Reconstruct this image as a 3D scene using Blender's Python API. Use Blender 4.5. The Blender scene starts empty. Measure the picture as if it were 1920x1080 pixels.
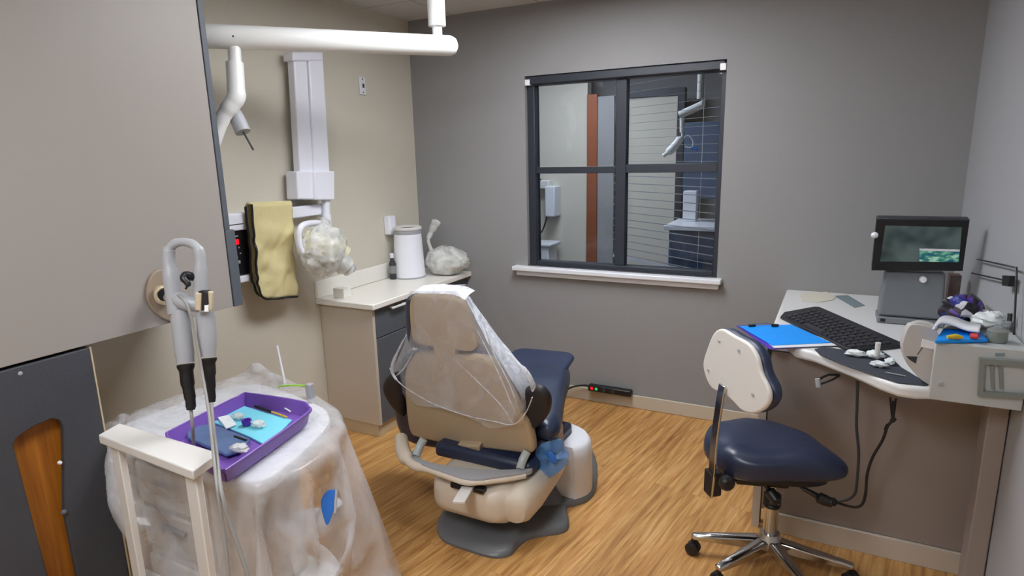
import bpy, math, random
from mathutils import Vector as V, Matrix, noise
random.seed(7)
sc = bpy.context.scene
C = sc.collection
R = math.radians
# ---------------------------------------------------------------- camera
F = 1158.18; HC = 1.58
AX = ((0.890, -0.076, 0.449), (0.455, 0.199, -0.868), (-0.024, 0.977, 0.211))
def _orth():
    x = V(AX[0]).normalized(); y = V(AX[1]); y = (y - x * x.dot(y)).normalized(); z = x.cross(y)
    return Matrix((x, y, z))
RM = _orth()
cam = bpy.data.cameras.new('camera'); camo = bpy.data.objects.new('camera', cam); C.objects.link(camo)
cam.sensor_width = 36; cam.lens = F / 1920 * 36; cam.clip_start = .02
camo.matrix_world = Matrix.Translation((0, 0, HC)) @ RM.to_4x4()
sc.camera = camo
# ---------------------------------------------------------------- world, exposure
w = bpy.data.worlds.new('world'); sc.world = w; w.use_nodes = True
w.node_tree.nodes['Background'].inputs[0].default_value = (.6, .7, .9, 1)
w.node_tree.nodes['Background'].inputs[1].default_value = .02
sc.view_settings.view_transform = 'Standard'; sc.view_settings.look = 'None'
sc.view_settings.gamma = 1; sc.view_settings.use_curve_mapping = False
sc.view_settings.exposure = 0.0
LAMP = 20.0        # strength of the ceiling panels

# ---------------------------------------------------------------- measuring helpers (a sight line met with a real plane)
def ray(x, y): return RM @ V((x - 960, 540 - y, -F))
CP = V((0, 0, HC))
def onZ(x, y, z=0): r = ray(x, y); return CP + r * ((z - HC) / r.z)
def onY(x, y, Y): r = ray(x, y); return CP + r * (Y / r.y)
def onX(x, y, X): r = ray(x, y); return CP + r * (X / r.x)
def onD(x, y, d): return CP + ray(x, y) * (d / F)
def onP(x, y, p, n): r = ray(x, y); return CP + r * ((p - CP).dot(n) / r.dot(n))

# ---------------------------------------------------------------- materials
def lin(c): return tuple((v / 255 / 12.92 if v / 255 <= .04045 else ((v / 255 + .055) / 1.055) ** 2.4) for v in c)
def mat(name, col, rough=.5, metal=0, noise_amt=0, nscale=8, bump=0, bscale=60, spec=.5, coat=0, trans=0, emis=None, estr=0):
    m = bpy.data.materials.new(name); m.use_nodes = True; nt = m.node_tree; N = nt.nodes; L = nt.links
    b = N['Principled BSDF']; c = lin(col)
    b.inputs['Base Color'].default_value = (*c, 1); b.inputs['Roughness'].default_value = rough
    b.inputs['Metallic'].default_value = metal; b.inputs['Specular IOR Level'].default_value = spec
    b.inputs['Coat Weight'].default_value = coat; b.inputs['Transmission Weight'].default_value = trans
    if emis: b.inputs['Emission Color'].default_value = (*lin(emis), 1); b.inputs['Emission Strength'].default_value = estr
    tc = N.new('ShaderNodeTexCoord')
    if noise_amt:
        n = N.new('ShaderNodeTexNoise'); n.inputs['Scale'].default_value = nscale; n.inputs['Detail'].default_value = 4
        r = N.new('ShaderNodeMapRange'); r.inputs[3].default_value = 1 - noise_amt; r.inputs[4].default_value = 1 + noise_amt
        x = N.new('ShaderNodeVectorMath'); x.operation = 'SCALE'; x.inputs[0].default_value = c
        L.new(tc.outputs['Object'], n.inputs['Vector']); L.new(n.outputs[0], r.inputs[0]); L.new(r.outputs[0], x.inputs['Scale']); L.new(x.outputs[0], b.inputs['Base Color'])
    if bump:
        n = N.new('ShaderNodeTexNoise'); n.inputs['Scale'].default_value = bscale; n.inputs['Detail'].default_value = 3
        u = N.new('ShaderNodeBump'); u.inputs['Strength'].default_value = bump; u.inputs['Distance'].default_value = .01
        L.new(tc.outputs['Object'], n.inputs['Vector']); L.new(n.outputs[0], u.inputs['Height']); L.new(u.outputs[0], b.inputs['Normal'])
    return m
def plastic(name, col, lo, hi, scale=6, dist=2.5, rough=.25, stretch=(1, 1, 1), bmp=.45):
    """thin translucent polythene: clear film mixed with milky white, milkier in the folds"""
    m = bpy.data.materials.new(name); m.use_nodes = True; nt = m.node_tree; N = nt.nodes; L = nt.links
    b = N['Principled BSDF']; b.inputs['Base Color'].default_value = (*lin(col), 1); b.inputs['Roughness'].default_value = rough
    out = N['Material Output']; t = N.new('ShaderNodeBsdfTransparent'); mx = N.new('ShaderNodeMixShader')
    tc = N.new('ShaderNodeTexCoord'); n = N.new('ShaderNodeTexNoise'); n.inputs['Scale'].default_value = scale
    n.inputs['Detail'].default_value = 6; n.inputs['Distortion'].default_value = dist
    n2 = N.new('ShaderNodeTexNoise'); n2.inputs['Scale'].default_value = scale * 2.2; n2.inputs['Distortion'].default_value = dist
    try: n2.noise_type = 'RIDGED_MULTIFRACTAL'
    except Exception: pass
    r = N.new('ShaderNodeMapRange'); r.inputs[1].default_value = .35; r.inputs[2].default_value = .65; r.inputs[3].default_value = lo; r.inputs[4].default_value = hi
    mp = N.new('ShaderNodeMapping'); mp.inputs['Scale'].default_value = stretch; L.new(tc.outputs['Object'], mp.inputs[0])
    L.new(mp.outputs[0], n.inputs['Vector']); L.new(mp.outputs[0], n2.inputs['Vector']); L.new(n.outputs[0], r.inputs[0])
    bp = N.new('ShaderNodeBump'); bp.inputs['Strength'].default_value = bmp; bp.inputs['Distance'].default_value = .008
    L.new(n2.outputs[0], bp.inputs['Height']); L.new(bp.outputs[0], b.inputs['Normal'])
    L.new(r.outputs[0], mx.inputs[0]); L.new(t.outputs[0], mx.inputs[1]); L.new(b.outputs[0], mx.inputs[2]); L.new(mx.outputs[0], out.inputs[0])
    return m
def wood(name, cols, ang, pw, plen, rough=.4, grain=1.0, gap=.35, vert=False):
    m = bpy.data.materials.new(name); m.use_nodes = True; nt = m.node_tree; N = nt.nodes; L = nt.links
    b = N['Principled BSDF']; b.inputs['Roughness'].default_value = rough
    tc = N.new('ShaderNodeTexCoord'); mp = N.new('ShaderNodeMapping'); mp.inputs['Rotation'].default_value = (0, R(90), 0) if vert else (0, 0, R(ang))
    L.new(tc.outputs['Object'], mp.inputs['Vector'])
    br = N.new('ShaderNodeTexBrick'); br.inputs['Scale'].default_value = 1; br.inputs['Brick Width'].default_value = plen; br.inputs['Row Height'].default_value = pw
    br.inputs['Mortar Size'].default_value = .0012; br.inputs['Color1'].default_value = (0, 0, 0, 1); br.inputs['Color2'].default_value = (1, 1, 1, 1); br.offset = .37
    L.new(mp.outputs[0], br.inputs['Vector'])
    st = N.new('ShaderNodeMapping'); st.inputs['Scale'].default_value = (2.2, 34, 34); L.new(mp.outputs[0], st.inputs['Vector'])
    ad = N.new('ShaderNodeVectorMath'); ad.operation = 'ADD'; sca = N.new('ShaderNodeVectorMath'); sca.operation = 'SCALE'; sca.inputs['Scale'].default_value = 7
    L.new(br.outputs['Color'], sca.inputs[0]); L.new(st.outputs[0], ad.inputs[0]); L.new(sca.outputs[0], ad.inputs[1])
    n = N.new('ShaderNodeTexNoise'); n.inputs['Scale'].default_value = 1.0 * grain; n.inputs['Detail'].default_value = 7; n.inputs['Roughness'].default_value = .62; n.inputs['Distortion'].default_value = .6
    L.new(ad.outputs[0], n.inputs['Vector'])
    cr = N.new('ShaderNodeValToRGB'); e = cr.color_ramp.elements
    e[0].position = .3; e[0].color = (*lin(cols[0]), 1); e[1].position = .72; e[1].color = (*lin(cols[2]), 1)
    k = e.new(.5); k.color = (*lin(cols[1]), 1)
    L.new(n.outputs[0], cr.inputs[0])
    rg = N.new('ShaderNodeMapRange'); rg.inputs[3].default_value = .92; rg.inputs[4].default_value = 1.07
    sp = N.new('ShaderNodeSeparateColor'); L.new(br.outputs['Color'], sp.inputs[0]); L.new(sp.outputs[0], rg.inputs[0])
    mf = N.new('ShaderNodeMapRange'); mf.inputs[3].default_value = 1; mf.inputs[4].default_value = 1 - gap; L.new(br.outputs['Fac'], mf.inputs[0])
    mm = N.new('ShaderNodeMath'); mm.operation = 'MULTIPLY'; L.new(rg.outputs[0], mm.inputs[0]); L.new(mf.outputs[0], mm.inputs[1])
    s2 = N.new('ShaderNodeVectorMath'); s2.operation = 'SCALE'; L.new(cr.outputs[0], s2.inputs[0]); L.new(mm.outputs[0], s2.inputs['Scale']); L.new(s2.outputs[0], b.inputs['Base Color'])
    return m

M = {}
M['wall_cream'] = mat('cream_wall_paint', (210, 204, 188), .75, bump=.15, bscale=220)
M['wall_gray'] = mat('gray_wall_paint', (147, 146, 146), .7, bump=.15, bscale=220)
M['wall_light'] = mat('light_gray_wall_paint', (164, 165, 168), .7, bump=.15, bscale=220)
M['base_trim'] = mat('baseboard_vinyl', (196, 186, 168), .5)
M['floor'] = wood('oak_vinyl_plank', [(146, 98, 48), (192, 142, 82), (222, 180, 118)], -81, .09, 2.6, .45, grain=1.25, gap=.12)
M['laminate'] = mat('warm_gray_laminate', (200, 189, 174), .5, noise_amt=.02, nscale=3)
M['cab_side'] = mat('cabinet_side_laminate', (158, 152, 145), .42, noise_amt=.02, nscale=2)
M['slate'] = mat('slate_blue_gray_laminate', (86, 92, 99), .5, noise_amt=.06, nscale=12)
M['slate_dark'] = mat('dark_slate_laminate', (66, 68, 74), .6, noise_amt=.12, nscale=7, bump=.2, bscale=90)
M['oak'] = wood('oak_board', [(130, 72, 14), (166, 100, 26), (186, 120, 40)], 0, .5, 3, .4, gap=.0, vert=True)
M['edge'] = mat('cream_edge_band', (196, 180, 150), .5)
M['counter'] = mat('speckled_solid_surface', (240, 237, 228), .3, noise_amt=.05, nscale=120)
M['white'] = mat('white_plastic', (228, 230, 234), .35)
M['white_arm'] = mat('white_enamel', (232, 234, 231), .3)
M['white_cool'] = mat('cool_white_plastic', (238, 239, 247), .35)
M['offwhite'] = mat('off_white_painted', (220, 218, 213), .4)
M['grayplastic'] = mat('gray_plastic', (168, 170, 174), .4)
M['black'] = mat('black_plastic', (24, 24, 26), .4)
M['dark'] = mat('dark_gray_plastic', (52, 54, 58), .45)
M['chrome'] = mat('chrome', (205, 203, 200), .16, 1)
M['brushed'] = mat('brushed_silver', (205, 202, 198), .35, .2)
M['navy'] = mat('navy_vinyl', (38, 48, 72), .36, bump=.06, bscale=300, coat=.1)
M['navy2'] = mat('dark_navy_vinyl', (40, 50, 76), .4, bump=.06, bscale=300)
M['pad_black'] = mat('black_vinyl', (34, 30, 32), .5)
M['shell'] = mat('beige_chair_shell', (182, 163, 134), .5)
M['shell2'] = mat('ivory_chair_shell', (216, 204, 186), .42)
M['basegray'] = mat('gray_base_cover', (104, 107, 110), .38)
M['apron'] = mat('yellow_apron_vinyl', (214, 202, 150), .55, bump=.5, bscale=22)
M['poly'] = plastic('clear_polythene_sheet', (226, 226, 229), .28, .46, 6, .3, stretch=(1.6, 1.6, .8), rough=.12, bmp=.22)
M['poly_chair'] = plastic('chair_polythene_cover', (236, 238, 244), .2, .38, 4, 1.2)
M['poly_fold'] = plastic('gathered_polythene', (236, 240, 248), .45, .85, 14, 2)
M['poly_bag'] = plastic('crumpled_polythene_bag', (236, 237, 232), .35, .8, 8, 1.5)
M['bluefilm'] = plastic('blue_barrier_film', (96, 152, 215), .5, .75, 12, 1)
M['blue'] = mat('blue_film', (40, 110, 200), .35)
M['purple'] = mat('purple_tray_plastic', (124, 88, 176), .35)
M['purple_dk'] = mat('deep_purple_plastic', (84, 48, 168), .35)
M['cyan'] = mat('cyan_paper', (120, 208, 226), .7)
M['steelblue'] = mat('steel_blue_pouch', (86, 108, 146), .4, noise_amt=.35, nscale=40)
M['frame'] = mat('dark_bronze_frame', (46, 50, 60), .45)
M['skyblue'] = mat('bright_blue_paper', (10, 148, 245), .5)
M['violet'] = mat('violet_board', (82, 50, 170), .5)
M['desk'] = mat('white_desk_laminate', (222, 222, 221), .3, noise_amt=.01)
M['riser'] = mat('light_gray_laminate', (186, 190, 188), .4)
M['keys'] = mat('charcoal_keys', (46, 46, 52), .45)
M['keybed'] = mat('charcoal_keyboard_body', (36, 37, 42), .5)
M['mouse_mat'] = mat('slate_desk_mat', (58, 62, 72), .7, noise_amt=.1, nscale=60)
M['panel'] = mat('gray_desk_panel', (150, 139, 132), .5)
M['tower'] = mat('gray_device_plastic', (120, 124, 128), .42)
M['silver_light'] = mat('silver_label', (245, 245, 246), .25)
M['slip'] = mat('slate_paper', (122, 138, 144), .6)
M['cardbeige'] = mat('beige_paper', (216, 210, 194), .6)
M['tissue'] = mat('white_tissue', (226, 232, 232), .7, noise_amt=.05, nscale=40, bump=.6, bscale=60)
M['red'] = mat('red_plastic', (206, 60, 60), .5); M['yellow'] = mat('yellow_plastic', (206, 176, 40), .5)
M['green'] = mat('lime_plastic', (150, 214, 70), .5)
M['clear'] = mat('clear_acrylic', (180, 190, 188), .1, trans=.0, spec=.6)
M['greenish'] = mat('gray_green_acrylic', (128, 134, 128), .3)
M['brown'] = mat('brown_cardboard', (112, 92, 88), .6, noise_amt=.3, nscale=30)
M['ledr'] = mat('red_led', (200, 10, 20), .4, emis=(255, 20, 30), estr=1.2)
M['ledg'] = mat('green_led', (60, 190, 120), .4, emis=(60, 220, 130), estr=.5)
M['lamp'] = mat('lamp_diffuser', (250, 250, 250), .5, emis=(246, 249, 255), estr=LAMP)
M['lamp2'] = mat('added_cool_lamp', (250, 250, 250), .5, emis=(236, 242, 255), estr=26)
M['tubebeige'] = mat('beige_tube_head', (214, 208, 178), .45)
M['hose'] = mat('gray_hose', (148, 146, 142), .45)
M['disc'] = mat('taupe_mount_plate', (150, 134, 116), .55)
M['doorwood'] = mat('reddish_wood', (140, 76, 44), .5, noise_amt=.15, nscale=10)
M['cabblue'] = mat('blue_cabinet', (62, 84, 112), .5)

def film_screen():  # greenish reflection on the screen put in as a mottled glow
    m = bpy.data.materials.new('screen_painted_reflection'); m.use_nodes = True; nt = m.node_tree; N = nt.nodes; L = nt.links
    b = N['Principled BSDF']; b.inputs['Roughness'].default_value = .12
    tc = N.new('ShaderNodeTexCoord'); n = N.new('ShaderNodeTexNoise'); n.inputs['Scale'].default_value = 14; n.inputs['Detail'].default_value = 1
    cr = N.new('ShaderNodeValToRGB'); e = cr.color_ramp.elements; e[0].position = .35; e[0].color = (*lin((44, 56, 56)), 1); e[1].position = .65; e[1].color = (*lin((78, 92, 90)), 1)
    L.new(tc.outputs['Object'], n.inputs[0]); L.new(n.outputs[0], cr.inputs[0]); L.new(cr.outputs[0], b.inputs['Emission Color']); b.inputs['Emission Strength'].default_value = .75
    b.inputs['Base Color'].default_value = (.01, .012, .012, 1); return m
def photo_patch():
    m = bpy.data.materials.new('aerial_picture_on_screen'); m.use_nodes = True; nt = m.node_tree; N = nt.nodes; L = nt.links
    b = N['Principled BSDF']; b.inputs['Roughness'].default_value = .2
    tc = N.new('ShaderNodeTexCoord'); mp = N.new('ShaderNodeMapping'); mp.inputs['Scale'].default_value = (30, 30, 70); n = N.new('ShaderNodeTexNoise'); n.inputs['Scale'].default_value = 1
    cr = N.new('ShaderNodeValToRGB'); e = cr.color_ramp.elements; e[0].position = .35; e[0].color = (*lin((20, 60, 110)), 1); e[1].position = .65; e[1].color = (*lin((150, 190, 170)), 1); k = e.new(.5); k.color = (*lin((50, 120, 100)), 1)
    L.new(tc.outputs['Object'], mp.inputs[0]); L.new(mp.outputs[0], n.inputs[0]); L.new(n.outputs[0], cr.inputs[0]); L.new(cr.outputs[0], b.inputs['Emission Color']); b.inputs['Emission Strength'].default_value = .9
    b.inputs['Base Color'].default_value = (.01, .01, .01, 1); return m
M['screen'] = film_screen(); M['screenpic'] = photo_patch()
def ceiling_mat():
    m = mat('ceiling_tile', (205, 202, 198), .85, bump=.4, bscale=150); nt = m.node_tree; N = nt.nodes; L = nt.links
    br = N.new('ShaderNodeTexBrick'); br.offset = 0; br.inputs['Scale'].default_value = 1; br.inputs['Brick Width'].default_value = .61; br.inputs['Row Height'].default_value = .61
    br.inputs['Mortar Size'].default_value = .006; br.inputs['Color1'].default_value = br.inputs['Color2'].default_value = (*lin((205, 202, 198)), 1); br.inputs['Mortar'].default_value = (*lin((170, 166, 162)), 1)
    tc = [n for n in N if n.type == 'TEX_COORD'][0]; L.new(tc.outputs['Object'], br.inputs['Vector']); L.new(br.outputs['Color'], N['Principled BSDF'].inputs['Base Color']); return m
M['ceiling'] = ceiling_mat()
def glass_mat():
    m = bpy.data.materials.new('window_glass'); m.use_nodes = True; nt = m.node_tree; N = nt.nodes; L = nt.links
    t = N.new('ShaderNodeBsdfTransparent'); t.inputs[0].default_value = (.87, .90, .93, 1); g = N.new('ShaderNodeBsdfGlossy'); g.inputs['Roughness'].default_value = .02
    fr = N.new('ShaderNodeFresnel'); fr.inputs[0].default_value = 1.45; ml = N.new('ShaderNodeMath'); ml.operation = 'MULTIPLY'; ml.inputs[1].default_value = .9
    mx = N.new('ShaderNodeMixShader'); L.new(fr.outputs[0], ml.inputs[0]); L.new(ml.outputs[0], mx.inputs[0]); L.new(t.outputs[0], mx.inputs[1]); L.new(g.outputs[0], mx.inputs[2]); L.new(mx.outputs[0], N['Material Output'].inputs[0]); return m
M['glass'] = glass_mat()

# ---------------------------------------------------------------- mesh helpers
def smooth_pts(pts, n=6, closed=False):
    pts = [V(p) for p in pts]; out = []; L = len(pts)
    rng = L if closed else L - 1
    for i in range(rng):
        g = (lambda k: pts[k % L]) if closed else (lambda k: pts[min(max(k, 0), L - 1)])
        p0, p1, p2, p3 = g(i - 1), g(i), g(i + 1), g(i + 2)
        for j in range(n):
            t = j / n
            out.append(.5 * ((2 * p1) + (p2 - p0) * t + (2 * p0 - 5 * p1 + 4 * p2 - p3) * t * t + (3 * p1 - p0 - 3 * p2 + p3) * t ** 3))
    if not closed: out.append(pts[-1])
    return out
class B:
    def __init__(s): s.v = []; s.f = []
    def add(s, vs, fs): o = len(s.v); s.v += [V(p) for p in vs]; s.f += [tuple(i + o for i in f) for f in fs]; return s
    def box(s, x0, x1, y0, y1, z0, z1, rot=0, piv=None):
        vs = [V((x, y, z)) for z in (z0, z1) for y in (y0, y1) for x in (x0, x1)]
        if rot:
            c = V(piv) if piv else V(((x0 + x1) / 2, (y0 + y1) / 2, (z0 + z1) / 2)); m = Matrix.Rotation(rot, 3, 'Z'); vs = [c + m @ (p - c) for p in vs]
        return s.add(vs, [(0, 2, 3, 1), (4, 5, 7, 6), (0, 1, 5, 4), (2, 6, 7, 3), (0, 4, 6, 2), (1, 3, 7, 5)])
    def prism(s, pts, vec):
        pts = [V(p) for p in pts]; vec = V(vec); n = len(pts)
        nrm = V((0, 0, 0))
        for i in range(n): nrm += (pts[i] - pts[0]).cross(pts[(i + 1) % n] - pts[0])
        if nrm.dot(vec) > 0: pts = pts[::-1]
        s.add(pts + [p + vec for p in pts], [tuple(range(n)), tuple(range(2 * n - 1, n - 1, -1))] + [(i, i + n, (i + 1) % n + n, (i + 1) % n) for i in range(n)]); return s
    def rings(s, rs, cap=True, closed=True):
        n = len(rs[0]); vs = [p for r in rs for p in r]; fs = []
        for k in range(len(rs) - 1):
            for i in range(n if closed else n - 1):
                j = (i + 1) % n; fs.append((k * n + i, k * n + j, (k + 1) * n + j, (k + 1) * n + i))
        if cap: fs += [tuple(range(n - 1, -1, -1)), tuple((len(rs) - 1) * n + i for i in range(n))]
        return s.add(vs, fs)
    def tube(s, pts, r, seg=10, n=0, closed=False):
        if n: pts = smooth_pts(pts, n, closed)
        pts = [V(p) for p in pts]; L = len(pts); rs = []; up = None
        for i, p in enumerate(pts):
            a = pts[(i - 1) % L] if closed or i else p; b = pts[(i + 1) % L] if closed or i < L - 1 else p
            t = (b - a).normalized()
            if up is None: up = t.orthogonal().normalized()
            up = (up - t * up.dot(t)).normalized(); sd = t.cross(up)
            rr = r[int(i * (len(r) - 1) / max(1, L - 1) + .5)] if isinstance(r, (list, tuple)) else r
            rs.append([p + (up * math.cos(2 * math.pi * k / seg) + sd * math.sin(2 * math.pi * k / seg)) * rr for k in range(seg)])
        if closed: rs.append(rs[0])
        return s.rings(rs, cap=not closed)
    def lathe(s, c, prof, axis=(0, 0, 1), seg=32, sx=1, sy=1):
        c = V(c); a = V(axis).normalized(); u = V((1, 0, 0)) if abs(a.z) > .99 else a.orthogonal().normalized(); w_ = a.cross(u)
        return s.rings([[c + a * z + (u * math.cos(2 * math.pi * k / seg) * sx + w_ * math.sin(2 * math.pi * k / seg) * sy) * max(r, 1e-4) for k in range(seg)] for r, z in prof])
    def cushion(s, pts, nrm, th, rd=.25, steps=5, crown=0, cen=None):
        pts = [V(p) for p in pts]; c = V(cen) if cen else sum(pts, V()) / len(pts); nrm = V(nrm).normalized(); rs = []
        size = sum((p - c).length for p in pts) / len(pts); q = min(rd, .5 * th / size * 1.2)
        prof = []
        for k in range(steps + 1):
            a = math.pi / 2 * k / steps; prof.append((1 - q * (1 - math.sin(a)), -th / 2 * math.cos(a)))
        prof += [(sc_, -h) for sc_, h in prof[-2::-1]]
        rs = [[c + (p - c) * a + nrm * h for p in pts] for a, h in prof]
        for a in (.6, .25): rs.insert(0, [c + (p - c) * (prof[0][0] * a) - nrm * (th / 2 + crown * (1 - a * a)) for p in pts]); 
        for a in (.6, .25): rs.append([c + (p - c) * (prof[0][0] * a) + nrm * (th / 2 + crown * (1 - a * a)) for p in pts])
        rs[0], rs[1] = rs[0], rs[1]
        return s.rings(rs)
WL = {}
def obj(name, b, m, parent=None, bev=0, smooth=True, sub=0, seg=2, solid=0, origin=None):
    if parent is None:
        xs = [p.x for p in b.v]; ys = [p.y for p in b.v]; zs = [p.z for p in b.v]
        loc = V(((min(xs) + max(xs)) / 2, (min(ys) + max(ys)) / 2, min(zs))); pl = V((0, 0, 0))
    else:
        pl = WL[parent.name]; loc = sum(b.v, V()) / len(b.v)
    if origin: loc = V(origin)
    me = bpy.data.meshes.new(name); me.from_pydata([p - loc for p in b.v], [], b.f); me.materials.append(M[m] if isinstance(m, str) else m)
    import bmesh
    bm = bmesh.new(); bm.from_mesh(me); bmesh.ops.recalc_face_normals(bm, faces=bm.faces); bm.to_mesh(me); bm.free()
    o = bpy.data.objects.new(name, me); C.objects.link(o); o.location = loc - pl; WL[o.name] = loc
    if parent: o.parent = parent
    if solid: d = o.modifiers.new('solidify', 'SOLIDIFY'); d.thickness = solid; d.offset = 0
    if bev: d = o.modifiers.new('bevel', 'BEVEL'); d.width = bev; d.segments = seg; d.limit_method = 'ANGLE'; d.angle_limit = R(40)
    if sub: d = o.modifiers.new('subdivision', 'SUBSURF'); d.levels = d.render_levels = sub
    if smooth:
        for p in me.polygons: p.use_smooth = True
        if not sub:
            try: me.set_sharp_from_angle(angle=R(42))
            except Exception: pass
    return o
def tag(o, label, cat, group=None):
    o['label'] = label; o['category'] = cat
    if group: o['group'] = group
    return o
def thing(name, label, cat, loc, group=None):
    o = bpy.data.objects.new(name, None); C.objects.link(o); o.location = loc; o.empty_display_size = .05; WL[o.name] = V(loc)
    return tag(o, label, cat, group)
def struct(name, b, m, parent=None, **k):
    o = obj(name, b, m, parent, **k)
    if not parent: o['kind'] = 'structure'
    return o
def rrect(c, u, v, hw, hh, r, n=5):
    c, u, v = V(c), V(u), V(v); out = []
    for sx, sy, a0 in ((1, 1, 0), (-1, 1, 90), (-1, -1, 180), (1, -1, 270)):
        for k in range(n + 1):
            a = R(a0 + 90 * k / n); out.append(c + u * (sx * (hw - r) + r * math.cos(a)) + v * (sy * (hh - r) + r * math.sin(a)))
    return out
UX, UY, UZ = V((1, 0, 0)), V((0, 1, 0)), V((0, 0, 1))

# ================================================================ ROOM
XL, XR, YB, YF, ZC = -2.585, .557, 3.588, -1.6, 2.456
T = .12
WX0, WX1, WZ0, WZ1 = -1.735, -.545, .865, 2.045     # window opening in the back wall
struct('floor', B().box(XL - T, XR + T, YF - T, YB + T, -.1, 0), 'floor', smooth=False, origin=(0, 0, 0))
struct('ceiling', B().box(XL - T, XR + T, YF - T, YB + T, ZC, ZC + .1), 'ceiling', smooth=False, origin=(0.2, .1, ZC))
struct('wall_left', B().box(XL - T, XL, YF, YB + T, 0, ZC), 'wall_cream', smooth=False)
struct('wall_right', B().box(XR, XR + T, YF, YB + T, 0, ZC), 'wall_light', smooth=False)
struct('wall_front', B().box(XL, XR, YF - T, YF, 0, ZC), 'wall_cream', smooth=False)
wb = B(); wb.box(XL, WX0, YB, YB + T, 0, ZC).box(WX1, XR, YB, YB + T, 0, ZC).box(WX0, WX1, YB, YB + T, 0, WZ0).box(WX0, WX1, YB, YB + T, WZ1, ZC)
struct('wall_back', wb, 'wall_gray', smooth=False)
struct('baseboard_back', B().box(-2.15, XR, YB - .014, YB, 0, .085), 'base_trim', bev=.004)
struct('baseboard_left', B().box(XL, XL + .014, 1.7, 2.56, 0, .085), 'base_trim', bev=.004)
# window: dark frame set back in the opening, white sill board and apron
YG = YB + .075
wn = bpy.data.objects.new('window_1', None); C.objects.link(wn); wn.location = ((WX0 + WX1) / 2, YB, WZ0); WL['window_1'] = wn.location.copy(); wn['kind'] = 'structure'
fr = B(); fw = .05
fr.box(WX0, WX0 + fw, YB + .03, YG + .03, WZ0, WZ1).box(WX1 - fw * .6, WX1, YB + .03, YG + .03, WZ0, WZ1)
fr.box(WX0 + fw, WX1 - fw * .6, YB + .03, YG + .03, WZ1 - .055, WZ1).box(WX0 + fw, WX1 - fw * .6, YB + .03, YG + .03, WZ0, WZ0 + .03)
struct('window_frame', fr, 'frame', wn, bev=.004)
XM = -1.13
struct('mullion', B().box(XM - .032, XM + .032, YB + .035, YG + .02, WZ0 + .03, WZ1 - .055), 'frame', wn, bev=.004)
struct('meeting_rail', B().box(WX0 + fw, XM - .032, YB + .04, YG + .02, 1.455, 1.495), 'frame', wn, bev=.003)
struct('meeting_rail', B().box(XM + .032, WX1 - .03, YB + .04, YG + .02, 1.455, 1.505), 'frame', wn, bev=.003)
for x0, x1 in ((WX0 + fw, XM - .032), (XM + .032, WX1 - .03)):
    for z0, z1 in ((WZ0 + .03, 1.455), (1.5, WZ1 - .055)):
        struct('glass_pane', B().box(x0, x1, YG - .003, YG + .003, z0, z1), 'glass', wn, smooth=False)
struct('shade_rail', B().box(WX0 + .01, WX1 - .01, YB + .002, YB + .028, WZ1 - .05, WZ1 - .004), 'frame', wn, bev=.005)
for x in (WX0 + .018, WX1 - .018):
    struct('shade_bracket', B().box(x - .016, x + .016, YB - .004, YB + .03, WZ1 - .055, WZ1 - .02), 'silver_light', wn, bev=.003)
struct('window_sill', B().box(WX0 - .09, WX1 + .03, YB - .06, YB + .03, WZ0 - .03, WZ0), 'white', wn, bev=.006)
struct('sill_apron', B().box(WX0 - .07, WX1 + .015, YB - .035, YB, WZ0 - .062, WZ0 - .03), 'white', wn, bev=.005)
# ceiling light panels, out of the picture above
for i, (x, y, lb) in enumerate(((-1.1, 2.35, 'white framed ceiling light panel above the dental chair'), (-.95, -.1, 'white framed ceiling light panel behind the camera'))):
    t = thing('ceiling_light', lb, 'ceiling light', (x, y, ZC - .03), 'ceiling light panels')
    f_ = B(); hx, hy = .32, .62
    f_.box(x - hx, x + hx, y - hy, y - hy + .03, ZC - .03, ZC - .001).box(x - hx, x + hx, y + hy - .03, y + hy, ZC - .03, ZC - .001).box(x - hx, x - hx + .03, y - hy + .03, y + hy - .03, ZC - .03, ZC - .001).box(x + hx - .03, x + hx, y - hy + .03, y + hy - .03, ZC - .03, ZC - .001)
    obj('light_frame', f_, 'white', t, bev=.003)
    obj('diffuser', B().box(x - hx + .03, x + hx - .03, y - hy + .03, y + hy - .03, ZC - .022, ZC - .006), 'lamp', t, smooth=False)

# ================================================================ NEXT ROOM, behind the glass, stands in for a mixed view and reflection
AY = 5.9
struct('wall_far', B().box(-4.2, 1.2, AY, AY + .1, 0, ZC), 'wall_gray', smooth=False)
struct('floor', B().box(-4.2, 1.2, YB + T, AY, -.1, 0), 'basegray', smooth=False)
struct('ceiling', B().box(-4.2, 1.2, YB + T, AY, ZC, ZC + .1), 'ceiling', smooth=False)
struct('wall_side', B().box(-4.3, -4.2, YB + T, AY + .1, 0, ZC), 'wall_cream', smooth=False)
struct('wall_side', B().box(1.2, 1.3, YB + T, AY + .1, 0, ZC), 'wall_cream', smooth=False)
struct('wall_back', B().box(-4.2, XL - T, YB + T - .1, YB + T, 0, ZC), 'wall_gray', smooth=False)
struct('wall_back', B().box(XR + T, 1.2, YB + T - .1, YB + T, 0, ZC), 'wall_gray', smooth=False)
def quadY(pxs, Y): return [onY(x, y, Y) for x, y in pxs]
struct('wall_inner', B().prism(quadY([(985, 120), (1102, 120), (1098, 560), (985, 560)], 5.5), (0, .1, 0)), 'wall_cream', smooth=False)
dr = bpy.data.objects.new('door_1', None); C.objects.link(dr); dr.location = (-2.0, 5.4, 0); WL['door_1'] = V((-2, 5.4, 0)); dr['kind'] = 'structure'
a = onY(1102, 178, 5.4); b_ = onY(1121, 178, 5.4)
struct('door_leaf', B().box(a.x, b_.x, 5.38, 5.44, 0, a.z), 'doorwood', dr, smooth=False)
struct('door_panel', B().box(b_.x, onY(1152, 178, 5.4).x, 5.4, 5.43, 0, a.z - .02), 'wall_gray', dr, smooth=False)
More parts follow.
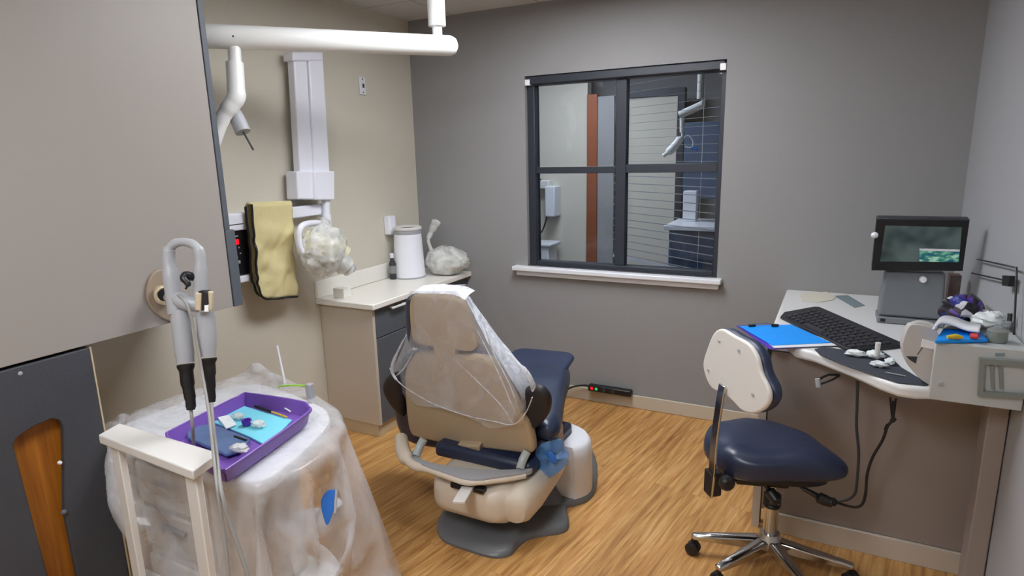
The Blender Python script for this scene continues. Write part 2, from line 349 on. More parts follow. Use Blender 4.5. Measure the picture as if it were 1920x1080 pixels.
a = onY(1172, 170, 5.6); b_ = onY(1272, 178, 5.6)
dr = bpy.data.objects.new('door_2', None); C.objects.link(dr); dr.location = ((a.x + b_.x) / 2, 5.6, 0); WL['door_2'] = V(dr.location); dr['kind'] = 'structure'
struct('door_leaf', B().box(a.x, b_.x, 5.6, 5.64, 0, b_.z), 'wall_cream', dr, smooth=False)
struct('door_frame', B().box(b_.x, b_.x + .06, 5.58, 5.66, 0, b_.z + .06).box(a.x, b_.x, 5.58, 5.66, b_.z, b_.z + .06), 'frame', dr, smooth=False)
t = thing('ceiling_light', 'added unseen cool light panel brightening the room behind the glass', 'ceiling light', (-1.9, 4.5, ZC - .02))  # unseen panel added to light the room behind the glass
obj('diffuser', B().box(-2.2, -1.6, 4.2, 4.8, ZC - .015, ZC - .003), 'lamp2', t, smooth=False)
obj('light_frame', B().box(-2.22, -1.58, 4.18, 4.82, ZC - .02, ZC - .001).box(-2.2, -1.6, 4.2, 4.8, ZC - .015, ZC - .01), 'white', t, smooth=False) if False else None
# examination light seen through the glass
LY = 4.7
p0 = onY(1313, 185, LY)
t = thing('examination_light', 'white jointed dental light on a ceiling pole seen through the window', 'lamp', (p0.x, LY, p0.z))
obj('ceiling_pole', B().tube([(p0.x, LY, ZC), p0], .024, 14), 'white_arm', t)
obj('arm', B().tube([onY(1318, 196, LY), onY(1274, 216, LY)], .028, 14).tube([onY(1319, 186, LY), onY(1319, 200, LY)], .016, 12), 'white_arm', t)
obj('drop_tube', B().tube([onY(1279, 220, LY), onY(1279, 248, LY)], .017, 12).tube([onY(1279, 246, LY), onY(1280, 256, LY)], .01, 10), 'white_arm', t)
obj('lamp_head', B().tube([onY(1277, 256, LY), onY(1272, 265, LY), onY(1258, 281, LY), onY(1244, 292, LY)], [.012, .028, .03, .016], 14, 4), 'white_arm', t)
obj('handle', B().tube([onY(1280, 260, LY), onY(1290, 254, LY), onY(1299, 264, LY), onY(1297, 276, LY), onY(1284, 275, LY)], .005, 8, 5), 'white', t)
obj('handle_cover', B().tube([onY(1296, 278, LY), onY(1308, 280, LY)], .013, 8), 'blue', t)
t = thing('wall_cabinet', 'dark blue cabinet with worktop seen through the right window pane', 'cabinet', onY(1330, 480, 5.2))
q = onY(1284, 230, 5.2); r_ = onY(1400, 230, 5.2)
obj('body', B().box(q.x, r_.x, 5.2, 5.5, onY(1300, 372, 5.2).z, q.z), 'cabblue', t, bev=.004)
q = onY(1262, 400, 4.9)
t2 = thing('side_counter', 'cluttered bluish counter seen through the lower right pane', 'counter', (q.x + .3, 4.9, 0))
obj('worktop', B().box(q.x, q.x + .75, 4.6, 5.15, 1.0, 1.035), 'white', t2, bev=.004)
obj('body', B().box(q.x + .03, q.x + .72, 4.65, 5.13, 0.0, 1.0), 'cabblue', t2, bev=.004)
obj('drawer_front', B().box(q.x + .05, q.x + .7, 4.63, 4.65, .78, .96), 'cabblue', t2, bev=.004)
a = onY(1284, 350, 4.95); b_ = onY(1308, 375, 4.95)
tag(obj('tissue_box', B().box(a.x, b_.x, 4.9, 5.0, 1.036, a.z - .03), 'white', bev=.006), 'small white box on the bluish counter behind the glass', 'box')
# wall box with looped cable in the next room
a = onY(1020, 348, 5.45); b_ = onY(1048, 405, 5.45)
t = thing('wall_unit', 'white wall unit with a looped black cable seen through the lower left pane', 'wall unit', ((a.x + b_.x) / 2, 5.45, b_.z))
obj('body', B().box(a.x + .05, b_.x, 5.35, 5.5, b_.z, a.z), 'white', t, bev=.01)
obj('bracket', B().box(a.x - .03, a.x + .07, 5.4, 5.5, a.z - .03, a.z + .05), 'offwhite', t, bev=.01)
obj('cable', B().tube([onY(1012, 336, 5.44), onY(1024, 352, 5.42), onY(1026, 400, 5.42), onY(1018, 430, 5.42), onY(1012, 438, 5.44)], .008, 8, 6), 'black', t)
a = onY(1008, 452, 5.35)
tag(obj('side_table', B().box(a.x, a.x + .2, 5.2, 5.45, a.z - .03, a.z).box(a.x + .01, a.x + .17, 5.22, 5.43, 0, a.z - .03), 'white', bev=.01), 'small white side table low in the left window pane', 'table')
# slats behind the right half of the glass, standing in for a reflected blind
A0, A1 = V((-.62, 3.86, 0)), V((-1.42, 4.4, 0)); bl = B(); dv = (A1 - A0)
for k in range(30):
    z = .84 + k * .0515
    th_ = .005 if z < 1.45 else .0022
    bl.prism([A0 + UZ * z, A1 + UZ * z, A1 + UZ * (z + th_), A0 + UZ * (z + th_)], (.004, .005, 0))
t = thing('reflected_blind', 'pale thin slats imitating a blind reflected in the right window panes', 'blind', (A0 + A1) / 2 + UZ * .83)
obj('slats', bl, 'grayplastic', t, smooth=False)
obj('bottom_rail', B().prism([A0 + UZ * .81, A1 + UZ * .81, A1 + UZ * .83, A0 + UZ * .83], (.012, .015, 0)), 'white', t)
for f in (.12, .88):
    p = A0 + dv * f; obj('ladder_cord', B().tube([p + UZ * .82, p + UZ * 2.43], .0012, 5), 'white', t)
obj('head_rail', B().prism([A0 + UZ * 2.41, A1 + UZ * 2.41, A1 + UZ * ZC, A0 + UZ * ZC], (.02, .025, 0)), 'white', t)

# ================================================================ LEFT: hanging cabinet, low dark unit
CX = -2.1
t = thing('wall_cabinet', 'large warm gray cabinet with dark door edge hanging at the left', 'cabinet', (-2.34, 1.0, 1.0))
yf = onX(420, 430, CX).y
obj('body', B().box(XL + .003, CX, .2, yf, 1.01, ZC - .003), 'cab_side', t, bev=.002)
obj('door', B().box(XL + .02, CX + .002, yf + .003, yf + .026, onX(418, 432, CX).z + .002, ZC - .01), 'slate', t, bev=.002)
obj('door', B().box(XL + .02, CX + .004, yf + .003, yf + .045, 1.008, onX(418, 432, CX).z - .002), 'slate', t, bev=.002)
# low dark panel with a cut-out and oak board behind
t = thing('base_cabinet', 'dark slate base unit with a cut-out showing an oak board', 'cabinet', (-2.3, .6, 0))
def hole_panel():
    y1 = onX(192, 790, CX).y; o = [V((CX, .1, 0)), V((CX, y1, 0)), V((CX, y1, 1.0)), V((CX, .1, 1.0))]
    h = [onX(x, y, CX) for x, y in ((25, 835), (30, 822), (62, 800), (98, 785), (112, 788), (119, 800), (121, 870), (122, 960))]
    ye = h[-1].y; ys = h[0].y + .03
    # top piece, left piece, right piece share edges, one mesh
    b = B(); th = V((-.02, 0, 0))
    b.prism([V((CX, .1, 1.0)), V((CX, y1, 1.0))] + [V((CX, y1, 0)), V((CX, ye + .0, 0))] + h[::-1] + [V((CX, ys, 0)), V((CX, .1, 0))], th)
    return b
obj('side_panel', hole_panel(), 'slate_dark', t, bev=.003)
y1 = onX(192, 790, CX).y
obj('edge_band', B().box(XL + .003, CX - .001, y1 + .001, y1 + .006, 0, 1.0), 'edge', t)
obj('oak_board', B().box(CX - .06, CX - .035, .3, y1 - .01, .0, .99), 'oak', t, smooth=False, origin=(CX - .05, .5, 0))
obj('back_panel', B().box(XL + .003, CX - .08, .1, y1, 0, 1.0), 'slate_dark', t)
for (x, y), m_, s in (((113, 868), 'white', .006), ((121, 961), 'slate', .009)):
    p = onX(x, y, CX + .004); obj('screw_cap', B().lathe(p, [(0, -.006), (s, -.006), (s, 0), (s * .6, .004), (0, .005)], (1, 0, 0), 14), m_, t)
p = onX(38, 700, CX + .001); obj('screw_cap', B().lathe(p, [(0, -.002), (.006, -.002), (.006, .001), (0, .003)], (1, 0, 0), 14), 'grayplastic', t)

# ================================================================ LEFT WALL: x-ray arm, controller, apron
t = thing('xray_machine', 'white wall-mounted x-ray arm folded up beside the cabinet', 'x-ray machine', onX(590, 385, XL))
pz = lambda x, y, d=0: onX(x, y, XL + d)
a, b_ = pz(430, 392, .03), pz(603, 383, .03)
obj('mount_rail', B().box(XL + .003, XL + .07, 1.75, 2.6, 1.275, 1.335), 'white_cool', t, bev=.006)
def vbar(name, xt0, xt1, yt, xb0, xb1, yb, d, th, m_='white_cool'):
    q = [onX(xt0, yt, XL + d), onX(xt1, yt, XL + d), onX(xb1, yb, XL + d), onX(xb0, yb, XL + d)]
    return obj(name, B().prism(q, (-th, 0, 0)), m_, t, bev=.008, seg=3)
vbar('folded_arm', 551, 576, 112, 563, 588, 325, .09, .05)
vbar('folded_arm', 579, 606, 100, 590, 619, 325, .10, .06)
vbar('arm_cap', 549, 606, 97, 549, 606, 114, .105, .07)
vbar('end_cap', 557, 587, 321, 559, 588, 374, .115, .085)
vbar('end_cap', 589, 628, 321, 591, 628, 375, .13, .10)
q = onX(612, 380, XL + .09)
obj('yoke_stem', B().tube([onX(611, 372, XL + .09), onX(612, 404, XL + .09)], .021, 16).tube([onX(612, 402, XL + .09), onX(613, 428, XL + .09)], .026, 16), 'white_cool', t)
hx = .20
obj('yoke', B().tube([onX(612, 420, XL + .12), onX(588, 418, XL + .15), onX(566, 424, XL + hx), onX(560, 445, XL + hx), onX(566, 472, XL + hx), onX(590, 485, XL + hx)], .016, 12, 6), 'white_cool', t)
obj('tube_head', B().lathe(onX(596, 465, XL + hx), [(0, -.1), (.05, -.098), (.072, -.08), (.082, -.04), (.084, .03), (.078, .055), (.05, .07), (0, .07)], (0.1, .75, -.3), 28), 'tubebeige', t)
obj('tube_cone', B().tube([onX(622, 460, XL + hx + .02), onX(648, 478, XL + hx + .06)], [.05, .045], 20), 'tubebeige', t)
obj('cone_ring', B().tube([onX(643, 496, XL + hx + .05), onX(662, 503, XL + hx + .06)], .026, 18), 'grayplastic', t)
def crumple(c, rx, ry, rz, seed, amp=.12, nu=40, nv=28, pinch=0):
    c = V(c); rs = []
    for j in range(nv + 1):
        th = math.pi * j / nv; row = []
        for i in range(nu):
            ph = 2 * math.pi * i / nu; d = V((math.sin(th) * math.cos(ph), math.sin(th) * math.sin(ph), math.cos(th)))
            k = 1 + amp * noise.noise(d * 2.2 + V((seed, 0, 0))) + amp * .55 * abs(noise.noise(d * 5 + V((0, seed, 0)))) * 2 - amp * .4
            if pinch: k *= 1 - pinch * max(0, d.z) ** 3
            row.append(c + V((d.x * rx * k, d.y * ry * k, d.z * rz * k)))
        rs.append(row)
    return B().rings(rs)
cb = onX(607, 470, XL + hx + .01)
bg = crumple(cb, .1, .15, .14, 3.1, .16, 56, 40)
bg.tube([onX(606, 440, XL + hx - .02), onX(606, 425, XL + .15), onX(609, 416, XL + .12)], [.05, .034, .03], 14, 4)
bg.tube([onX(622, 478, XL + hx + .03), onX(640, 492, XL + hx + .05), onX(655, 508, XL + hx + .06)], [.07, .055, .035], 18, 5)
tag(obj('plastic_bag', bg, 'poly_bag'), 'clear plastic bag wrapped around the x-ray head above the counter', 'bag')
# controller
t = thing('xray_controller', 'black x-ray control box with red display on the left wall', 'control box', onX(445, 530, XL + .03))
y0, y1_ = 1.9, onX(468, 480, XL + .05).y
obj('body', B().box(XL + .003, XL + .055, y0, y1_, onX(450, 516, XL + .05).z, onX(450, 431, XL + .05).z), 'black', t, bev=.004)
obj('top_rim', B().box(XL + .003, XL + .07, y0, y1_, onX(450, 431, XL + .05).z, onX(450, 416, XL + .05).z), 'white_cool', t, bev=.006)
obj('bottom_rim', B().box(XL + .003, XL + .07, y0, y1_, onX(450, 530, XL + .05).z, onX(450, 517, XL + .05).z), 'white_cool', t, bev=.006)
a = onX(436, 450, XL + .057); b_ = onX(448, 458, XL + .057)
obj('red_display', B().box(XL + .05, XL + .058, a.y, b_.y, b_.z, a.z), 'ledr', t)
for x, y, w_, h_ in ((442, 443, 14, 3), (441, 466, 3, 3), (448, 464, 3, 4), (442, 476, 8, 3), (451, 475, 4, 3), (440, 491, 5, 8), (449, 491, 6, 8), (444, 483, 8, 2)):
    p = onX(x, y, XL + .057); s = .0019
    obj('button', B().box(XL + .053, XL + .058, p.y - w_ * s / 2, p.y + w_ * s / 2, p.z - h_ * s / 2, p.z + h_ * s / 2), 'grayplastic', t)
# lead apron folded over the rail
t = thing('lead_apron', 'pale yellow apron with black binding draped over the white rail', 'apron', onX(510, 560, XL + .1))
def cloth(px_top0, px_top1, px_bot0, px_bot1, d, amp, name, m_, n=22, mrow=30, edge=None):
    rs = []
    for j in range(mrow + 1):
        f = j / mrow; row = []
        for i in range(n + 1):
            g = i / n
            x = (px_top0[0] * (1 - g) + px_top1[0] * g) * (1 - f) + (px_bot0[0] * (1 - g) + px_bot1[0] * g) * f
            y = (px_top0[1] * (1 - g) + px_top1[1] * g) * (1 - f) + (px_bot0[1] * (1 - g) + px_bot1[1] * g) * f
            if g < .25: y -= (1 - (1 - ((.25 - g) / .25) ** 2) ** .5) * 24 * f ** 6
            p = onX(x, y, XL + d)
            p.x += amp * (noise.noise(V((g * 3, f * 5, d * 9))) + .5 * noise.noise(V((g * 7 + f * 5, f * 9, 3)))) * min(1, f * 3)
            row.append(p)
        rs.append(row)
    o = obj(name, B().rings(rs, cap=False, closed=False), m_, t, solid=.008)
    return rs
back = cloth((459, 388), (545, 384), (474, 556), (552, 554), .085, .012, 'back_layer', 'apron')
front = cloth((470, 383), (547, 380), (484, 562), (556, 556), .115, .02, 'front_layer', 'apron')
obj('fold', B().rings([[r0, (r0 + r1) / 2 + UZ * .012 , r1] for r0, r1 in zip(back[0], front[0])], cap=False, closed=False), 'apron', t, solid=.008)
for rs, off in ((back, .004), (front, .006)):
    ed = [r[0] for r in rs] + rs[-1][1:]
    obj('black_binding', B().tube([p + V((off, 0, 0)) for p in ed], .006, 8), 'black', t)
# wall plates
for (x, y, w_, h_, lb, kind) in ((678, 161, .028, .052, 'small white wall plate high on the cream wall', 's'),):
    p = onX(x, y, XL); t = thing('wall_plate', lb, 'wall plate', p)
    obj('plate', B().box(XL + .001, XL + .01, p.y - w_, p.y + w_, p.z - h_, p.z + h_), 'white', t, bev=.003)
    obj('slot', B().box(XL + .009, XL + .012, p.y - .004, p.y + .012, p.z - .012, p.z + .012), 'dark', t)
    for s in (-1, 1): obj('screw', B().lathe((XL + .0095, p.y, p.z + s * .038), [(0, 0), (.005, 0), (.004, .002), (0, .002)], (1, 0, 0), 10), 'dark', t)
p = onX(725, 422, XL); t = thing('power_outlet', 'white outlet box on the cream wall behind the white cylinder', 'outlet', p)
obj('plate', B().box(XL + .001, XL + .05, p.y - .03, p.y + .035, p.z - .06, p.z + .06), 'white_cool', t, bev=.006)
obj('plug', B().box(XL + .05, XL + .075, p.y - .012, p.y + .014, p.z - .04, p.z - .015), 'white_cool', t, bev=.005)

# ================================================================ COUNTER AND BASE CABINET ON THE LEFT WALL
CZ, KY = .8, 2.572; FX = -2.2
t = thing('base_cabinet', 'warm gray base cabinet with dark slate doors beneath the stone counter', 'cabinet', ((XL + FX) / 2, 3.05, 0))
obj('body', B().box(XL + .003, FX - .02, KY + .02, YB - .003, .085, CZ - .035), 'slate_dark', t, bev=.002)
obj('end_panel', B().box(XL + .003, FX, KY, KY + .02, .075, CZ - .035), 'laminate', t, bev=.002)
obj('kick_board', B().box(XL + .003, FX - .02, KY + .005, YB - .02, 0, .075), 'edge', t, bev=.002)
ym = onX(849, 540, FX + .02).y; y0, y1_ = KY + .022, 2 * KY + .0 - KY + .40
d = obj('drawer', B().box(FX - .02, FX, y0, y1_, .59, CZ - .04), 'slate', t, bev=.003)
yc = (y0 + y1_) / 2
obj('handle', B().box(FX + .022, FX + .032, yc - .07, yc + .07, .735, .747).box(FX - .001, FX + .024, yc - .06, yc - .05, .736, .746).box(FX - .001, FX + .024, yc + .05, yc + .06, .736, .746), 'white_arm', d, bev=.002)
d = obj('door', B().box(FX - .02, FX, y0, y1_, .08, .585), 'slate', t, bev=.003)
obj('handle', B().box(FX + .022, FX + .032, y1_ - .06, y1_ - .05, .42, .54).box(FX - .001, FX + .024, y1_ - .059, y1_ - .051, .43, .44).box(FX - .001, FX + .024, y1_ - .059, y1_ - .051, .52, .53), 'white_arm', d, bev=.002)
for ya, yb, yh in ((y1_ + .004, ym - .002, ym - .035), (ym + .002, YB - .02, ym + .035)):
    d = obj('door', B().box(FX - .02, FX, ya, yb, .08, CZ - .04), 'slate', t, bev=.003)
    obj('handle', B().box(FX + .022, FX + .032, yh - .005, yh + .005, .60, .735).box(FX - .001, FX + .024, yh - .004, yh + .004, .61, .62).box(FX - .001, FX + .024, yh - .004, yh + .004, .715, .725), 'white_arm', d, bev=.002)
tag(obj('countertop', B().box(XL + .002, FX + .035, KY - .03, YB - .002, CZ - .034, CZ), 'counter', bev=.006), 'pale speckled countertop along the cream wall', 'countertop')
tag(obj('backsplash', B().box(XL + .002, XL + .022, KY - .03, YB - .002, CZ + .001, CZ + .1), 'counter', bev=.003), 'low pale speckled upstand behind the counter on cream wall', 'backsplash')
# small wall block on counter
a = onZ(638, 535, CZ)
tag(obj('block', B().box(-2.5, -2.42, 2.6, 2.66, CZ, CZ + .055), 'counter', bev=.003), 'small stone-coloured block on the counter beneath the bagged x-ray head', 'block')
# air purifier
p = onZ(763, 500, CZ)
p = V((-2.42, 3.1, CZ))
def fit(x0, x1, ybase, z):  # centre and radius of a round thing standing at height z
    m_ = onZ((x0 + x1) / 2, ybase, z); d = -(RM.transposed() @ (m_ - CP)).z; return m_, (x1 - x0) / 2 * d / F
rr = .104; m_ = V((-2.452, 3.27, CZ))
fwd = V((m_.x, m_.y, 0)).normalized()
hh = .335
t = thing('air_purifier', 'white tapered cylinder with gray ring top on the counter', 'air purifier', m_)
obj('body', B().lathe(m_, [(rr * .9, .004), (rr, .01), (rr * .98, .02), (rr * .86, hh * .82), (rr * .85, hh * .86)], seg=40), 'white_cool', t)
obj('base_ring', B().lathe(m_, [(rr * .93, 0), (rr * 1.01, .0), (rr * 1.01, .008), (rr * .93, .008)], seg=40), 'grayplastic', t)
obj('vent_ring', B().lathe(m_, [(rr * .84, hh * .86), (rr * .86, hh * .87), (rr * .86, hh * .935), (rr * .84, hh * .94)], seg=40), 'grayplastic', t)
obj('top_rim', B().lathe(m_, [(rr * .85, hh * .94), (rr * .9, hh * .95), (rr * .9, hh * .98), (rr * .84, hh), (rr * .55, hh * .99), (rr * .5, hh * .96), (0, hh * .955)], seg=40), 'offwhite', t)
obj('vent_cap', B().lathe(m_, [(rr * .5, hh * .962), (rr * .48, hh * .972), (0, hh * .974)], seg=30), 'dark', t)
# bottle behind it
p = V((-2.51, 3.165, CZ))
t = thing('spray_bottle', 'small dark bottle standing behind the white cylinder', 'bottle', p)
obj('bottle_body', B().lathe(p, [(.02, 0), (.022, .01), (.022, .1), (.012, .13), (.01, .14), (0, .14)], seg=20), 'dark', t)
obj('label_band', B().lathe(p, [(.0225, .04), (.0228, .04), (.0228, .09), (.0225, .09)], seg=20), 'greenish', t)
obj('cap', B().lathe(p, [(.011, .14), (.013, .142), (.013, .17), (0, .172)], seg=16), 'white', t)
# wrapped device by the corner
p = onZ(848, 490, CZ)
cc = V((-2.262, 3.432, CZ + .095))
wr = crumple(cc, .155, .13, .095, 9.2, .1, 56, 40)
for v_ in wr.v: v_.z = max(v_.z, CZ + .002)
wr.tube([V((-2.36, 3.42, CZ + .13)), onY(803, 452, 3.40), onY(808, 436, 3.4), onY(814, 424, 3.4), onY(818, 415, 3.4)], [.02, .012, .018, .026, .03], 14, 4)
tag(obj('wrapped_bundle', wr, 'poly_bag'), 'item wrapped in knotted clear plastic in the counter corner', 'bag')
tag(obj('folded_cloth', B().cushion(rrect(V((-2.275, 3.435, CZ + .045)), UX, UY, .09, .08, .04), UZ, .08, .3), 'offwhite'), 'pale lump inside the knotted plastic in the counter corner', 'bundle')

# ================================================================ CEILING LIGHT TRACK ARM
t = thing('dental_light_arm', 'long white tubular light arm hanging from a ceiling post', 'lamp arm', onD(818, 60, 2.6))
bl_, br_ = onD(350, 66, 2.42), onD(845, 86, 2.92)
obj('beam', B().tube([bl_, bl_.lerp(br_, .02), br_.lerp(bl_, .01), br_, br_ + (br_ - bl_).normalized() * .02, br_ + (br_ - bl_).normalized() * .032], [.047, .047, .046, .045, .036, .016], 24), 'white_arm', t)
pt = onD(820, 62, 2.89); pb = V((pt.x, pt.y, br_.z))
obj('post_neck', B().tube([pb, V((pb.x, pb.y, pb.z + .12))], .023, 18), 'white_arm', t)
obj('ceiling_post', B().tube([V((pb.x, pb.y, pb.z + .085)), V((pb.x, pb.y, ZC - .002))], .041, 22), 'white_arm', t)
obj('ceiling_flange', B().lathe((pb.x, pb.y, ZC - .03), [(0, 0), (.06, 0), (.075, .01), (.075, .028), (0, .028)]), 'white_arm', t)
for x, y, d in ((437, 68, 2.455), (828, 84, 2.86)):
    p = onD(x, y, d); n_ = (CP - p).normalized(); obj('set_screw', B().lathe(p + n_ * -.004, [(0, 0), (.004, 0), (.004, .006), (0, .006)], n_, 10), 'dark', t)
dd = 2.50
obj('drop_neck', B().tube([onD(439, 85, dd), onD(441, 122, dd)], .025, 18), 'white_arm', t)
obj('drop_tube', B().tube([onD(440, 118, dd), onD(443, 172, dd)], .034, 20), 'white_arm', t)
obj('elbow', B().tube([onD(443, 168, dd), onD(443, 182, dd), onD(433, 198, dd), onD(418, 220, dd), onD(408, 246, dd), onD(392, 290, dd)], [.034, .036, .034, .030, .028, .026], 18, 5), 'white_arm', t)
obj('spring_arm', B().tube([onD(430, 205, dd + .05), onD(443, 220, dd + .05), onD(456, 248, dd + .05)], [.024, .031, .031], 16, 4), 'grayplastic', t)
obj('cable_tip', B().tube([onD(456, 247, dd + .05), onD(475, 281, dd + .05)], .004, 8), 'dark', t)

# ================================================================ POWER STRIP
p = onY(1105, 722, YB - .03); q = onY(1185, 738, YB - .03)
t = thing('power_strip', 'black power strip lying along the baseboard under the window', 'power strip', ((p.x + q.x) / 2, YB - .04, .09))
obj('housing', B().box(p.x, q.x, YB - .06, YB - .015, .086, .125), 'black', t, bev=.006)
obj('switch', B().box(p.x + .02, p.x + .035, YB - .063, YB - .055, .1, .115), 'ledr', t)
obj('indicator', B().box(p.x + .05, p.x + .065, YB - .063, YB - .055, .1, .115), 'ledg', t)
for k in range(2): obj('socket', B().lathe((p.x + .11 + k * .055, YB - .0605, .106), [(0, -.002), (.012, -.002), (.012, .001), (0, .001)], (0, -1, 0), 14), 'dark', t)
obj('cord', B().tube([(p.x, YB - .035, .11), (p.x - .04, YB - .04, .11), (p.x - .12, YB - .05, .085), (p.x - .2, YB - .08, .03), (p.x - .32, YB - .1, .012), (p.x - .45, YB - .12, .012)], .006, 8, 6), 'black', t)

# ================================================================ DENTAL CHAIR
BP, BN = V((-1.2, 2.1, .45)), V((.06, 1, .28)).normalized()     # plane of the backrest shell, leaning towards the camera
def bk(x, y, d=0): return onP(x, y, BP + BN * d, BN)
t = thing('dental_chair', 'navy dental chair with beige back shell on a gray floor base', 'dental chair', (-1.1, 2.2, 0))
def shell(pts, th, d=0, n=5): return B().prism(smooth_pts([bk(x, y, d) for x, y in pts], n, True), BN * th)
head = [(768, 562), (790, 554), (845, 559), (866, 568), (876, 585), (888, 622), (893, 645), (887, 658), (868, 660), (820, 653), (785, 647), (773, 638), (768, 612)]
torso = [(762, 685), (780, 667), (840, 668), (905, 675), (925, 688), (945, 720), (975, 775), (990, 800), (999, 838), (992, 852), (940, 847), (860, 838), (790, 824), (768, 812), (760, 770), (757, 715)]
obj('headrest_shell', shell(head, .035), 'shell', t, bev=.012, seg=4)
hp = smooth_pts([bk(x, y, .07) for x, y in [(x + (x - 830) * .06, y + (y - 607) * .04) for x, y in head]], 5, True)
obj('headrest_cushion', B().cushion(hp, BN, .075, .3), 'navy2', t)
obj('headrest_post', B().prism([bk(812, 640, -.004), bk(852, 643, -.004), bk(852, 690, -.004), bk(812, 688, -.004)], BN * .03), 'shell', t, bev=.005)
obj('backrest_shell', shell(torso, .05), 'shell', t, bev=.018, seg=4)
cp_ = [(750, 690), (768, 660), (840, 658), (915, 664), (950, 690), (985, 730), (1000, 780), (1000, 830), (940, 842), (860, 838), (780, 826), (752, 800), (742, 740)]
obj('back_cushion', B().cushion(smooth_pts([bk(x, y, .1) for x, y in cp_], 5, True), BN, .1, .3), 'navy2', t)
obj('back_bracket', B().prism([bk(856, 834, -.03), bk(898, 836, -.03), bk(900, 884, -.03), bk(866, 880, -.03)], BN * .05), 'shell', t, bev=.008)
# black side pads
for nm, pts, d in (('arm_pad', [(722, 712), (735, 700), (755, 705), (760, 770), (755, 778), (735, 755), (722, 730)], .03), ('arm_pad', [(985, 730), (1010, 722), (1028, 735), (1034, 755), (1028, 778), (1010, 798), (990, 806), (976, 798), (985, 780)], .05)):
    q = smooth_pts([bk(x, y, d) for x, y in pts], 5, True); obj(nm, B().cushion(q, BN, .05, .35), 'pad_black', t)
# seat: navy upholstery from under the back to the raised foot end
SZ = .50
seat = [(-1.53, 2.32), (-1.5, 2.6), (-1.44, 2.76), (-1.32, 2.83), (-1.18, 2.82), (-1.10, 2.74), (-1.03, 2.5), (-.96, 2.3), (-.93, 2.2), (-.95, 2.14), (-1.02, 2.16), (-1.1, 2.24), (-1.3, 2.27), (-1.48, 2.27)]
def zs(y): return .455 + max(0, y - 2.45) * .12
sp_ = smooth_pts([V((x, y, zs(y))) for x, y in seat], 5, True)
obj('seat_cushion', B().cushion(sp_, (0, -.21, 1), .11, .28), 'navy', t)
obj('lower_bolster', B().tube([V((-1.5, 2.22, .37)), V((-1.32, 2.2, .355)), V((-1.12, 2.2, .355)), V((-.98, 2.22, .37))], [.03, .065, .065, .04], 16, 4), 'navy2', t)
obj('foot_pad', B().cushion(rrect((-1.28, 2.75, .535), (1, .12, 0), (-.1, 1, .1), .17, .12, .06), (0, -.1, 1), .03, .3), 'navy2', t)
# under-seat tray (gray lip) and lower body
def onzs(pxs, z): return [onZ(x, y, z) for x, y in pxs]
lip = smooth_pts([onZ(x, y, .30) for x, y in ((764, 850), (778, 870), (800, 881), (835, 893), (880, 906), (930, 902), (985, 893), (998, 886), (990, 886), (930, 888), (860, 883), (800, 872), (778, 855))], 4, True)
obj('seat_frame', B().prism([p - V((0, 0, .0)) for p in lip], (0, .0, .018)), 'grayplastic', t, bev=.005)
obj('frame_skirt', B().tube([onZ(752, 822, .34), onZ(757, 850, .32), onZ(775, 872, .30), onZ(808, 882, .3), onZ(850, 898, .3), onZ(880, 905, .3), onZ(935, 900, .3), onZ(985, 892, .3)], [.03, .032, .02, .014, .012, .012, .012, .012], 12, 5), 'shell2', t)
obj('underframe', B().box(-1.49, -1.01, 2.085, 2.55, .27, .335), 'navy2', t, bev=.02)
for x, y in ((780, 855), (975, 880)):
    p = onZ(x, y, .32); obj('clear_hinge', B().tube([p, p + V((0, .03, .03)), p + V((.01, .05, .06))], .018, 12, 4), 'clear', t)
# lift arm / lower body: lofted from the near bulge to the far cover
def sec(y, x0, x1, z0, z1, r=.05): return rrect(((x0 + x1) / 2, y, (z0 + z1) / 2), UX, UZ, (x1 - x0) / 2, (z1 - z0) / 2, min(r, (z1 - z0) / 2 * .95, (x1 - x0) / 2 * .95), 6)
obj('lift_body', B().rings([sec(1.93, -1.36, -1.13, .15, .21, .02), sec(1.945, -1.40, -1.09, .12, .25, .05), sec(1.99, -1.43, -1.05, .10, .27, .06), sec(2.1, -1.43, -1.02, .10, .28, .06), sec(2.25, -1.38, -1.0, .15, .27, .05), sec(2.45, -1.32, -1.02, .18, .26, .04)]), 'shell2', t, bev=0)
obj('lift_bulge', B().rings([sec(1.965, -1.09, -1.02, .16, .22, .03), sec(1.98, -1.10, -.99, .125, .25, .05), sec(2.02, -1.10, -.975, .11, .27, .06), sec(2.1, -1.10, -.965, .12, .28, .06), sec(2.25, -1.08, -.96, .155, .27, .05), sec(2.4, -1.05, -.97, .18, .26, .04)]), 'shell2', t)
for x, y in ((854, 911), (897, 920)):
    p = onZ(x, y, .262); obj('slot', B().box(p.x - .024, p.x + .024, p.y - .004, p.y + .03, .25, .272), 'black', t, bev=.004)
q = [onZ(x, y, .265) for x, y in ((866, 915), (888, 918), (872, 946), (848, 945))]
obj('pedal_tab', B().prism(q, (0, 0, .012)), 'offwhite', t, bev=.003)
obj('seat_leg', B().box(-1.03, -.97, 2.28, 2.34, .27, .42), 'shell', t, bev=.008)
# far rounded column cover
cx_, cy_ = -1.105, 2.49
def dring(z, k, flat=.0):
    pts = []
    for i in range(40):
        a = 2 * math.pi * i / 40; x = cx_ + .205 * k * math.cos(a); y = cy_ + .17 * k * math.sin(a); y = max(y, cy_ - .10 * k); pts.append(V((x, y, z)))
    return pts
obj('column_cover', B().rings([dring(.02, 1.0), dring(.1, 1.0), dring(.22, .99), dring(.262, .96), dring(.278, .9), dring(.284, .75), dring(.282, .3)]), 'white', t)
